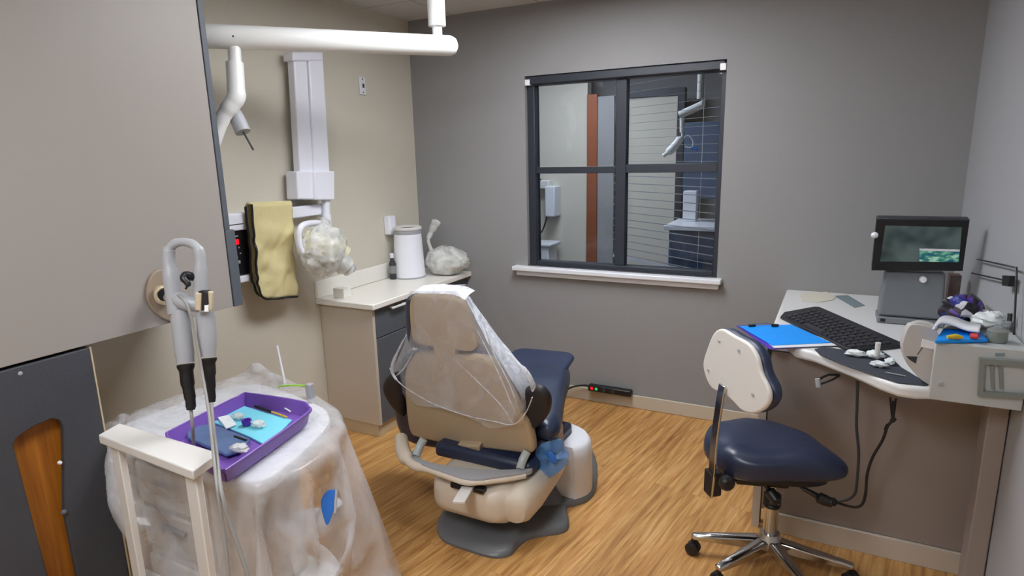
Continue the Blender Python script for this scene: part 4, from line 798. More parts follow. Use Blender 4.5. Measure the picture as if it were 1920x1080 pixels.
    316,327,339,353,367,381,396,409,418,423,428,438,451,435,431,449,477,504,525,548,529,532,557,581,603,615,627,641,666,691,717,743,769,795,821,846,872,898,924,951,976,996,1004,999,994,1005,1027,1049,1071,1089,1112,1137,1154,1173,1195,1218,1241,1264,1283,1296,1304,
    330,344,358,372,387,400,412,420,425,431,441,457,449,429,433,454,482,508,531,551,537,522,546,571,594,615,629,640,658,682,708,734,760,786,812,837,863,889,915,941,967,989,1001,1000,993,993,1012,1034,1057,1077,1100,1124,1146,1161,1182,1204,1226,1249,1272,1291,1297,
    350,363,377,391,404,415,422,427,433,444,461,460,439,426,436,459,487,513,538,552,535,517,535,560,583,606,627,642,655,674,699,725,751,777,802,828,854,880,906,932,958,982,997,1000,994,988,996,1019,1042,1064,1088,1112,1136,1151,1171,1192,1214,1236,1258,1280,1273,
    369,382,396,408,417,424,430,437,448,465,470,453,431,424,440,465,491,517,544,552,534,514,523,548,572,595,619,639,654,670,691,716,742,767,793,819,845,871,897,923,949,974,992,999,995,987,987,1007,1031,1054,1076,1100,1125,1140,1160,1182,1206,1230,1252,1256,1248,
    387,399,411,420,427,433,441,452,469,478,466,443,424,425,445,470,496,522,550,552,532,512,513,537,561,584,608,631,652,667,685,708,733,759,784,810,836,862,888,914,940,965,986,996,995,986,981,995,1018,1042,1066,1089,1113,1130,1151,1174,1199,1222,1227,1230,1238,
    403,414,423,430,437,445,456,472,484,478,458,435,419,428,451,477,502,528,556,551,532,510,504,524,549,572,596,619,643,664,681,701,725,751,776,802,827,853,879,905,931,956,979,993,994,988,978,984,1005,1029,1053,1078,1102,1124,1142,1166,1190,1197,1201,1212,1223,
    417,427,434,441,449,460,476,490,488,472,449,427,416,432,458,483,509,534,562,545,527,510,498,512,537,561,584,608,631,654,677,695,719,743,768,793,819,844,870,896,922,947,971,988,992,986,976,975,993,1016,1040,1065,1089,1114,1139,1158,1165,1172,1177,1188,1198,
    430,439,446,454,464,480,496,497,484,463,441,419,415,439,464,490,515,540,567,548,529,511,494,501,525,549,572,596,619,642,666,689,712,736,761,786,811,836,861,887,913,938,963,983,990,984,974,969,980,1004,1028,1053,1077,1102,1126,1133,1140,1147,1153,1164,1174,
]
SHEET_Y = [
    1150,1139,1128,1119,1112,1107,1104,1101,1099,1097,1092,1098,1081,1079,1084,1064,1044,1021,1022,1036,1049,1062,1069,1056,1044,1031,1018,1006,994,975,990,987,987,988,991,995,999,1003,1006,1008,1009,1010,1008,1006,1005,1006,1005,1033,1059,1087,1106,1095,1071,1045,1020,994,971,953,945,950,962,
    1140,1127,1117,1108,1102,1098,1096,1095,1094,1095,1112,1098,1100,1104,1082,1055,1048,1030,1037,1047,1067,1085,1082,1073,1064,1053,1042,1029,1014,992,990,1000,1008,1013,1017,1020,1022,1022,1022,1021,1020,1018,1011,1006,1003,1005,1011,1039,1064,1092,1103,1086,1061,1035,1010,985,964,952,952,962,975,
    1132,1117,1106,1097,1093,1091,1091,1091,1093,1098,1104,1124,1117,1109,1092,1079,1050,1054,1050,1066,1085,1096,1086,1074,1060,1044,1029,1013,999,984,1003,1013,1021,1026,1030,1031,1032,1031,1029,1027,1025,1022,1012,1006,1003,1004,1017,1044,1070,1097,1098,1076,1051,1025,1000,977,961,956,963,975,991,
    1126,1108,1096,1098,1101,1105,1109,1113,1117,1124,1130,1112,1110,1109,1091,1076,1077,1057,1062,1082,1103,1087,1071,1055,1038,1022,1007,992,979,999,1010,1020,1029,1037,1042,1041,1040,1037,1033,1032,1029,1025,1016,1007,1003,1005,1023,1050,1076,1099,1090,1066,1040,1015,990,971,962,965,976,991,1009,
    1123,1100,1108,1116,1122,1128,1133,1138,1142,1145,1132,1124,1116,1094,1111,1099,1082,1067,1077,1099,1086,1066,1049,1034,1017,1002,988,980,996,1008,1022,1036,1044,1050,1051,1049,1047,1043,1039,1036,1034,1029,1020,1009,1004,1007,1028,1055,1082,1098,1080,1055,1030,1005,983,969,968,976,991,1009,1028,
    1122,1102,1090,1102,1113,1122,1131,1138,1144,1151,1156,1144,1130,1118,1126,1117,1100,1086,1091,1085,1067,1049,1030,1014,997,988,983,995,1010,1025,1038,1049,1056,1059,1058,1057,1054,1049,1044,1041,1038,1032,1023,1012,1005,1010,1034,1060,1087,1094,1069,1044,1020,996,978,972,978,991,1008,1028,1046,
    1121,1123,1105,1087,1097,1106,1118,1122,1125,1130,1136,1148,1125,1141,1124,1115,1105,1097,1069,1065,1047,1029,1010,994,990,988,995,1009,1024,1038,1051,1061,1066,1065,1064,1062,1061,1055,1050,1045,1041,1035,1026,1014,1006,1014,1040,1066,1090,1085,1061,1035,1010,989,978,980,991,1008,1028,1046,1060,
    1119,1134,1109,1095,1087,1097,1104,1105,1111,1119,1129,1128,1139,1120,1138,1124,1110,1091,1064,1058,1035,1013,1005,995,994,998,1010,1022,1035,1047,1058,1072,1069,1066,1061,1056,1056,1061,1055,1049,1045,1038,1028,1016,1008,1018,1045,1072,1090,1077,1052,1026,1002,986,983,992,1008,1027,1046,1060,1069,
    1120,1146,1128,1112,1095,1087,1089,1098,1105,1115,1119,1123,1127,1130,1127,1103,1091,1084,1057,1044,1024,1020,1002,1001,1002,1016,1030,1043,1057,1068,1074,1068,1063,1057,1054,1051,1051,1056,1060,1053,1047,1041,1031,1018,1009,1023,1050,1077,1086,1068,1042,1016,996,988,993,1008,1027,1046,1060,1069,1074,
    1127,1128,1131,1132,1114,1100,1091,1088,1091,1101,1098,1100,1103,1106,1110,1094,1110,1083,1055,1030,1036,1012,1018,1015,1023,1039,1053,1065,1070,1071,1066,1061,1055,1051,1048,1047,1046,1051,1059,1057,1050,1043,1033,1020,1012,1029,1056,1081,1081,1058,1032,1009,995,995,1008,1027,1045,1060,1069,1073,1077,
    1112,1137,1111,1123,1134,1122,1107,1096,1092,1089,1088,1088,1088,1089,1089,1095,1106,1079,1063,1053,1025,1018,1034,1028,1044,1061,1068,1068,1064,1059,1055,1052,1048,1045,1043,1041,1042,1047,1056,1058,1052,1044,1036,1022,1014,1034,1062,1082,1073,1049,1023,1004,999,1009,1027,1045,1060,1068,1072,1075,1080,
    1124,1122,1108,1106,1115,1127,1129,1114,1115,1112,1108,1111,1112,1113,1114,1115,1104,1085,1057,1040,1020,1038,1035,1050,1065,1067,1060,1055,1051,1048,1045,1042,1040,1039,1038,1038,1038,1042,1052,1058,1054,1046,1039,1024,1018,1040,1067,1080,1064,1039,1015,1004,1009,1026,1045,1060,1068,1071,1075,1082,1093,
    1144,1144,1131,1120,1110,1108,1124,1133,1135,1134,1131,1128,1124,1120,1115,1111,1092,1083,1057,1038,1034,1055,1055,1065,1062,1058,1055,1052,1049,1046,1044,1042,1040,1038,1036,1039,1042,1038,1048,1056,1054,1046,1041,1026,1021,1046,1073,1076,1055,1029,1011,1011,1026,1045,1059,1067,1071,1075,1084,1096,1112,
    1169,1157,1153,1144,1132,1119,1112,1112,1116,1126,1113,1106,1100,1094,1089,1088,1103,1083,1057,1060,1049,1046,1065,1074,1077,1076,1073,1069,1066,1064,1061,1058,1055,1052,1048,1041,1045,1037,1045,1054,1055,1044,1043,1028,1026,1052,1074,1069,1045,1022,1014,1026,1045,1059,1067,1071,1077,1088,1101,1117,1132,
    1190,1178,1177,1165,1150,1135,1137,1130,1123,1115,1107,1099,1092,1087,1087,1090,1090,1089,1081,1079,1071,1055,1055,1052,1054,1063,1051,1048,1046,1049,1050,1050,1050,1050,1051,1050,1047,1037,1042,1051,1054,1044,1045,1031,1031,1057,1074,1061,1036,1020,1027,1046,1059,1067,1072,1079,1091,1106,1122,1133,1136,
    1201,1179,1171,1165,1159,1161,1157,1153,1143,1135,1132,1123,1114,1104,1111,1113,1105,1105,1093,1072,1080,1079,1079,1071,1046,1040,1033,1033,1033,1033,1034,1035,1036,1038,1044,1046,1047,1037,1040,1048,1054,1044,1047,1035,1036,1062,1071,1052,1029,1028,1046,1059,1067,1073,1082,1095,1112,1126,1132,1133,1130,
    1184,1197,1195,1190,1184,1185,1183,1174,1165,1158,1150,1140,1133,1126,1117,1094,1111,1094,1097,1098,1091,1082,1060,1069,1060,1048,1037,1023,1026,1028,1029,1031,1033,1034,1036,1038,1045,1043,1040,1045,1052,1044,1050,1040,1041,1067,1065,1042,1031,1046,1058,1067,1075,1086,1101,1117,1128,1131,1129,1125,1121,
    1193,1213,1211,1208,1204,1199,1180,1167,1166,1150,1140,1136,1132,1126,1120,1105,1087,1095,1086,1090,1089,1071,1073,1051,1039,1031,1027,1029,1028,1029,1030,1031,1032,1034,1035,1038,1038,1042,1045,1044,1050,1045,1052,1046,1046,1070,1057,1037,1046,1058,1068,1079,1092,1107,1121,1128,1128,1124,1119,1115,1111,
    1211,1195,1203,1204,1202,1199,1198,1185,1166,1152,1140,1130,1120,1112,1104,1098,1096,1115,1103,1089,1082,1075,1070,1068,1044,1042,1039,1038,1038,1037,1037,1037,1037,1037,1038,1038,1040,1042,1045,1047,1046,1047,1052,1055,1051,1067,1050,1045,1060,1072,1084,1098,1113,1125,1126,1123,1119,1113,1109,1105,1104,
    1225,1197,1193,1199,1196,1196,1194,1189,1172,1175,1160,1154,1144,1132,1125,1121,1118,1114,1113,1108,1100,1099,1095,1067,1065,1064,1062,1060,1059,1057,1056,1054,1053,1052,1051,1050,1049,1048,1047,1047,1046,1046,1050,1054,1058,1065,1054,1067,1077,1090,1105,1120,1124,1126,1115,1114,1108,1104,1101,1101,1101,
    1226,1207,1200,1195,1192,1190,1187,1183,1178,1189,1174,1174,1162,1155,1146,1146,1144,1139,1138,1132,1114,1120,1093,1093,1091,1090,1088,1087,1085,1084,1082,1081,1079,1078,1076,1075,1074,1073,1071,1069,1067,1065,1064,1064,1063,1065,1077,1090,1099,1113,1121,1109,1114,1124,1112,1106,1101,1098,1102,1105,1112,
    1227,1218,1214,1209,1204,1200,1196,1192,1189,1203,1197,1194,1186,1175,1171,1168,1155,1144,1156,1129,1137,1121,1118,1118,1117,1115,1113,1112,1111,1109,1108,1107,1105,1104,1103,1101,1100,1099,1098,1097,1095,1094,1093,1091,1089,1088,1093,1104,1117,1115,1121,1132,1125,1123,1122,1122,1124,1124,1128,1130,1137,
    1242,1239,1234,1230,1226,1222,1218,1214,1210,1207,1185,1183,1181,1180,1177,1174,1171,1170,1154,1152,1155,1143,1141,1139,1139,1141,1139,1137,1136,1134,1133,1132,1131,1130,1129,1128,1126,1125,1124,1123,1122,1120,1119,1118,1117,1116,1117,1128,1128,1139,1147,1154,1152,1149,1147,1147,1149,1150,1148,1156,1163,
    1252,1251,1249,1246,1243,1240,1237,1232,1227,1222,1205,1206,1206,1205,1203,1198,1183,1190,1177,1174,1173,1169,1167,1164,1165,1164,1164,1163,1162,1161,1160,1158,1157,1156,1155,1154,1153,1152,1150,1149,1148,1147,1146,1144,1143,1142,1141,1144,1153,1163,1165,1160,1170,1174,1173,1173,1169,1171,1173,1181,1188,
    1244,1245,1246,1246,1247,1245,1239,1230,1218,1217,1218,1217,1217,1222,1214,1219,1199,1210,1201,1200,1196,1193,1191,1189,1188,1189,1189,1187,1188,1187,1186,1185,1184,1182,1181,1180,1179,1178,1177,1175,1174,1173,1172,1171,1170,1169,1167,1168,1175,1175,1175,1176,1179,1183,1188,1193,1195,1189,1198,1206,1213,
    1235,1236,1238,1240,1242,1247,1242,1232,1239,1243,1244,1244,1241,1222,1226,1222,1225,1228,1224,1221,1219,1217,1216,1215,1214,1213,1213,1212,1213,1213,1212,1211,1210,1209,1208,1206,1205,1204,1203,1202,1201,1200,1198,1197,1196,1195,1194,1193,1195,1196,1199,1202,1204,1205,1203,1191,1192,1209,1223,1229,1237,
    1232,1234,1236,1238,1240,1243,1247,1250,1254,1258,1262,1266,1260,1242,1241,1245,1251,1247,1250,1247,1244,1243,1242,1241,1240,1240,1239,1238,1238,1238,1238,1237,1236,1235,1234,1233,1232,1231,1229,1228,1227,1226,1225,1224,1223,1222,1221,1219,1217,1220,1216,1206,1204,1202,1199,1197,1210,1230,1244,1252,1260,
    1247,1251,1256,1260,1264,1269,1273,1276,1280,1284,1288,1284,1269,1269,1267,1271,1270,1272,1275,1272,1270,1269,1268,1267,1267,1266,1265,1265,1264,1263,1264,1263,1262,1261,1260,1259,1258,1257,1256,1255,1254,1252,1251,1250,1249,1248,1247,1246,1243,1242,1229,1223,1218,1213,1209,1209,1229,1228,1240,1248,1255,
    1273,1277,1282,1286,1290,1294,1298,1302,1306,1310,1311,1296,1296,1295,1294,1296,1296,1297,1301,1297,1297,1296,1295,1293,1293,1292,1292,1291,1290,1289,1289,1289,1289,1288,1287,1285,1284,1283,1282,1281,1280,1279,1278,1277,1276,1274,1273,1272,1268,1260,1253,1246,1240,1234,1227,1221,1222,1225,1232,1239,1248,
    1298,1303,1307,1312,1315,1320,1324,1328,1332,1335,1325,1319,1320,1321,1320,1321,1322,1323,1324,1324,1323,1322,1321,1320,1319,1318,1318,1317,1316,1316,1315,1314,1314,1314,1313,1312,1311,1310,1309,1308,1307,1305,1304,1303,1302,1301,1300,1297,1292,1285,1279,1272,1266,1259,1253,1246,1240,1235,1235,1238,1242,
    1323,1328,1333,1337,1341,1345,1349,1353,1355,1355,1346,1345,1346,1346,1347,1347,1348,1348,1349,1348,1348,1348,1347,1346,1345,1344,1344,1343,1343,1342,1341,1341,1340,1340,1339,1338,1337,1336,1335,1334,1333,1332,1331,1330,1329,1328,1326,1318,1317,1310,1304,1298,1291,1285,1278,1272,1265,1259,1253,1248,1245,
    1348,1353,1355,1357,1360,1363,1369,1375,1371,1368,1370,1372,1372,1372,1373,1373,1373,1373,1373,1374,1373,1372,1372,1372,1371,1371,1370,1369,1369,1368,1368,1367,1366,1366,1365,1364,1363,1362,1361,1360,1359,1358,1357,1356,1355,1354,1351,1342,1342,1336,1330,1322,1315,1307,1298,1287,1279,1278,1279,1274,1268,
    1373,1376,1377,1378,1380,1382,1384,1395,1391,1393,1396,1397,1398,1399,1399,1399,1399,1399,1399,1400,1399,1399,1398,1398,1397,1396,1396,1395,1394,1395,1394,1393,1393,1392,1391,1391,1390,1389,1388,1387,1386,1385,1384,1383,1382,1379,1375,1365,1359,1347,1338,1331,1325,1318,1306,1301,1301,1301,1300,1297,1293,
    1396,1399,1400,1401,1403,1406,1410,1415,1417,1418,1420,1423,1424,1425,1427,1426,1426,1425,1426,1425,1424,1423,1423,1422,1421,1421,1421,1420,1420,1420,1420,1420,1419,1418,1418,1417,1416,1415,1414,1413,1412,1411,1410,1409,1408,1404,1390,1388,1380,1371,1359,1347,1337,1328,1321,1322,1325,1324,1321,1317,1312,
    1420,1421,1423,1425,1428,1432,1436,1438,1443,1444,1446,1448,1450,1451,1453,1452,1452,1452,1452,1451,1450,1449,1449,1448,1448,1447,1447,1446,1446,1446,1446,1445,1445,1445,1444,1443,1443,1442,1441,1440,1439,1438,1437,1437,1433,1420,1404,1396,1394,1388,1381,1371,1359,1347,1340,1347,1344,1337,1331,1323,1313,
    1444,1445,1447,1451,1454,1458,1461,1464,1467,1470,1471,1474,1475,1477,1479,1478,1478,1478,1477,1477,1476,1476,1475,1475,1474,1474,1473,1473,1472,1472,1472,1471,1471,1471,1470,1470,1469,1468,1467,1466,1466,1464,1464,1463,1453,1436,1423,1407,1398,1395,1390,1385,1378,1370,1360,1339,1326,1316,1313,1303,1290,
    1468,1471,1473,1477,1480,1483,1486,1490,1493,1495,1497,1499,1501,1503,1505,1505,1505,1504,1504,1503,1503,1502,1501,1501,1500,1500,1499,1499,1499,1498,1498,1498,1497,1497,1496,1496,1495,1495,1494,1493,1492,1491,1490,1486,1470,1454,1438,1424,1409,1397,1389,1385,1381,1375,1368,1356,1334,1311,1292,1279,1267,
    1492,1497,1499,1503,1506,1509,1513,1516,1519,1521,1522,1525,1527,1529,1532,1531,1531,1530,1530,1530,1529,1528,1528,1527,1526,1526,1526,1525,1525,1525,1524,1524,1524,1523,1523,1522,1522,1521,1520,1520,1519,1518,1513,1504,1488,1473,1458,1442,1427,1413,1399,1387,1378,1372,1368,1361,1347,1327,1305,1284,1263,
    1516,1522,1525,1529,1532,1536,1539,1542,1544,1546,1548,1551,1553,1556,1558,1558,1557,1557,1556,1556,1555,1555,1554,1553,1553,1552,1552,1552,1551,1551,1551,1550,1550,1550,1549,1549,1548,1548,1547,1548,1545,1539,1523,1511,1510,1494,1480,1464,1449,1434,1418,1403,1388,1375,1364,1355,1352,1339,1322,1301,1281,
    1540,1546,1551,1555,1558,1561,1564,1567,1570,1572,1575,1577,1579,1582,1583,1584,1583,1582,1582,1581,1580,1580,1579,1579,1579,1579,1578,1578,1578,1577,1577,1577,1576,1576,1575,1575,1574,1575,1577,1573,1564,1550,1531,1525,1515,1515,1501,1486,1471,1455,1440,1425,1410,1394,1380,1366,1353,1343,1338,1318,1299,
    1564,1570,1575,1579,1582,1586,1589,1592,1596,1599,1601,1603,1606,1608,1608,1610,1607,1608,1607,1606,1605,1605,1606,1605,1605,1605,1605,1604,1604,1604,1603,1603,1602,1602,1601,1602,1601,1600,1596,1588,1570,1552,1551,1534,1527,1520,1520,1507,1492,1476,1461,1445,1429,1415,1402,1387,1372,1359,1352,1337,1318,
    1588,1594,1599,1602,1605,1608,1612,1615,1618,1622,1625,1628,1631,1634,1634,1633,1633,1634,1633,1632,1631,1630,1631,1631,1631,1631,1631,1631,1630,1627,1627,1628,1628,1629,1628,1625,1620,1612,1598,1587,1579,1556,1551,1555,1538,1530,1526,1525,1513,1498,1482,1466,1451,1435,1422,1409,1394,1380,1365,1356,1337,
    1611,1618,1621,1623,1626,1629,1632,1635,1639,1643,1646,1650,1653,1656,1659,1655,1655,1660,1659,1658,1657,1656,1657,1657,1657,1655,1651,1651,1652,1653,1653,1654,1654,1649,1644,1635,1623,1614,1609,1589,1582,1568,1547,1548,1558,1542,1534,1532,1530,1519,1504,1488,1472,1457,1441,1426,1414,1402,1388,1374,1356,
    1634,1641,1642,1641,1644,1647,1650,1654,1658,1661,1665,1669,1671,1670,1673,1681,1679,1683,1683,1684,1683,1678,1670,1671,1672,1674,1676,1677,1677,1676,1674,1670,1665,1658,1647,1637,1628,1621,1618,1594,1579,1573,1553,1543,1557,1562,1545,1538,1537,1535,1524,1510,1494,1478,1463,1449,1434,1421,1409,1394,1376,
    1658,1664,1659,1662,1664,1666,1669,1672,1675,1678,1682,1685,1689,1694,1698,1682,1703,1690,1695,1683,1686,1692,1695,1697,1698,1699,1698,1696,1693,1688,1682,1674,1666,1659,1650,1641,1633,1628,1624,1605,1580,1573,1561,1542,1547,1564,1565,1549,1543,1544,1540,1529,1515,1500,1484,1471,1456,1443,1429,1414,1397,
    1683,1686,1685,1688,1690,1692,1694,1697,1700,1703,1706,1711,1715,1719,1707,1702,1701,1708,1705,1707,1708,1711,1714,1718,1717,1715,1711,1706,1699,1692,1684,1676,1668,1661,1653,1645,1637,1634,1630,1614,1588,1568,1564,1546,1541,1555,1571,1568,1554,1549,1550,1545,1533,1519,1504,1489,1479,1465,1449,1434,1417,
    1706,1708,1711,1709,1706,1700,1704,1706,1705,1704,1700,1695,1696,1700,1711,1723,1731,1739,1737,1733,1734,1737,1737,1734,1729,1723,1716,1709,1700,1692,1684,1677,1671,1665,1657,1648,1641,1638,1635,1622,1598,1572,1558,1552,1537,1547,1563,1577,1571,1558,1555,1556,1550,1538,1523,1509,1493,1478,1464,1450,1435,
    1708,1708,1709,1708,1708,1707,1705,1702,1694,1691,1692,1700,1712,1723,1735,1747,1752,1750,1745,1742,1737,1730,1727,1726,1725,1721,1714,1707,1700,1693,1685,1678,1673,1668,1660,1652,1645,1642,1640,1630,1607,1581,1558,1550,1537,1540,1554,1570,1582,1573,1564,1562,1563,1555,1542,1527,1513,1496,1479,1464,1450,
    1693,1693,1693,1692,1689,1687,1686,1686,1689,1698,1711,1723,1735,1745,1756,1766,1768,1756,1741,1757,1744,1735,1731,1727,1720,1719,1713,1707,1700,1693,1685,1679,1675,1671,1664,1655,1648,1645,1644,1637,1617,1590,1565,1547,1537,1537,1547,1562,1576,1587,1578,1571,1569,1569,1560,1546,1531,1516,1499,1482,1465,
    1675,1674,1674,1674,1675,1678,1686,1696,1709,1722,1733,1743,1752,1763,1777,1782,1760,1760,1741,1745,1765,1747,1734,1722,1716,1714,1711,1706,1700,1693,1686,1680,1677,1674,1667,1659,1652,1648,1647,1642,1626,1600,1574,1551,1538,1534,1541,1554,1569,1583,1591,1584,1578,1577,1575,1564,1549,1534,1519,1502,1484,
    1661,1663,1667,1672,1682,1694,1707,1720,1731,1740,1749,1757,1770,1785,1795,1770,1750,1760,1751,1742,1768,1768,1750,1732,1713,1710,1707,1704,1699,1693,1686,1682,1679,1676,1670,1663,1656,1652,1651,1647,1634,1609,1583,1558,1540,1533,1536,1547,1561,1577,1587,1594,1591,1586,1585,1580,1568,1553,1537,1521,1505,
    1659,1667,1678,1691,1704,1717,1728,1737,1745,1752,1762,1776,1791,1805,1781,1758,1743,1751,1735,1739,1764,1777,1770,1751,1731,1711,1705,1701,1698,1692,1687,1684,1682,1679,1674,1666,1659,1655,1654,1652,1641,1619,1593,1567,1544,1532,1533,1541,1554,1571,1580,1590,1597,1597,1594,1592,1585,1572,1556,1540,1524,
    1674,1687,1701,1713,1724,1733,1741,1747,1756,1768,1782,1797,1811,1791,1769,1747,1739,1743,1726,1737,1759,1782,1779,1768,1749,1729,1710,1702,1697,1693,1690,1686,1684,1681,1676,1669,1663,1659,1657,1656,1647,1628,1602,1576,1550,1533,1530,1536,1547,1564,1567,1577,1590,1597,1600,1599,1598,1590,1575,1559,1543,
    1697,1709,1719,1728,1736,1743,1750,1760,1773,1788,1803,1816,1802,1783,1757,1738,1738,1734,1718,1734,1755,1783,1786,1778,1766,1747,1728,1709,1700,1696,1692,1689,1686,1684,1679,1672,1666,1662,1661,1659,1653,1636,1612,1586,1560,1536,1528,1533,1542,1557,1561,1563,1578,1589,1597,1602,1604,1603,1594,1579,1562,
    1713,1722,1730,1738,1745,1753,1764,1779,1794,1809,1821,1811,1788,1772,1747,1731,1730,1724,1711,1731,1756,1780,1791,1785,1777,1764,1745,1726,1709,1700,1696,1692,1689,1686,1682,1675,1670,1666,1664,1663,1658,1644,1621,1595,1569,1543,1527,1531,1537,1550,1554,1554,1562,1578,1587,1595,1602,1607,1609,1598,1581,
    1723,1731,1739,1747,1757,1769,1784,1799,1814,1825,1820,1796,1783,1761,1737,1724,1722,1714,1704,1729,1752,1773,1794,1791,1783,1775,1762,1743,1724,1709,1701,1696,1692,1689,1684,1678,1674,1670,1668,1666,1662,1651,1630,1604,1578,1552,1528,1532,1537,1543,1546,1548,1549,1565,1575,1584,1592,1600,1607,1613,1588,
    1733,1741,1751,1761,1774,1789,1804,1818,1830,1827,1805,1786,1774,1750,1729,1717,1712,1703,1699,1726,1747,1767,1793,1796,1789,1781,1772,1759,1740,1722,1709,1702,1696,1692,1687,1683,1679,1675,1672,1670,1667,1657,1639,1614,1587,1562,1536,1521,1523,1527,1534,1537,1537,1552,1562,1570,1576,1580,1587,1613,1596,
    1745,1755,1766,1779,1794,1808,1823,1834,1834,1814,1793,1781,1764,1739,1721,1711,1703,1697,1695,1723,1743,1762,1790,1800,1794,1785,1778,1769,1756,1738,1722,1710,1703,1698,1693,1688,1684,1680,1676,1673,1670,1663,1647,1623,1597,1572,1546,1524,1516,1516,1520,1525,1525,1539,1548,1554,1557,1562,1588,1615,1621,
    1759,1771,1784,1798,1813,1827,1838,1840,1823,1800,1784,1774,1754,1729,1716,1707,1699,1691,1692,1719,1740,1758,1785,1802,1799,1790,1782,1774,1765,1753,1735,1721,1713,1706,1700,1695,1690,1685,1681,1677,1674,1667,1654,1632,1606,1580,1556,1530,1518,1513,1510,1511,1513,1521,1533,1537,1541,1568,1593,1617,1642,
    1775,1788,1802,1817,1831,1842,1846,1832,1809,1790,1778,1765,1742,1721,1712,1703,1694,1685,1689,1711,1733,1755,1780,1802,1803,1794,1786,1778,1770,1761,1750,1734,1724,1716,1709,1702,1696,1691,1686,1682,1678,1672,1661,1642,1616,1590,1565,1539,1521,1516,1512,1508,1506,1506,1511,1520,1547,1574,1601,1625,1651,
    1793,1806,1820,1834,1847,1851,1840,1817,1796,1781,1770,1756,1731,1719,1709,1700,1690,1680,1689,1709,1731,1752,1774,1801,1806,1798,1790,1781,1773,1764,1755,1746,1736,1727,1719,1711,1704,1698,1692,1686,1681,1675,1667,1650,1625,1599,1575,1549,1526,1520,1517,1515,1513,1512,1499,1526,1554,1581,1608,1635,1661,
]
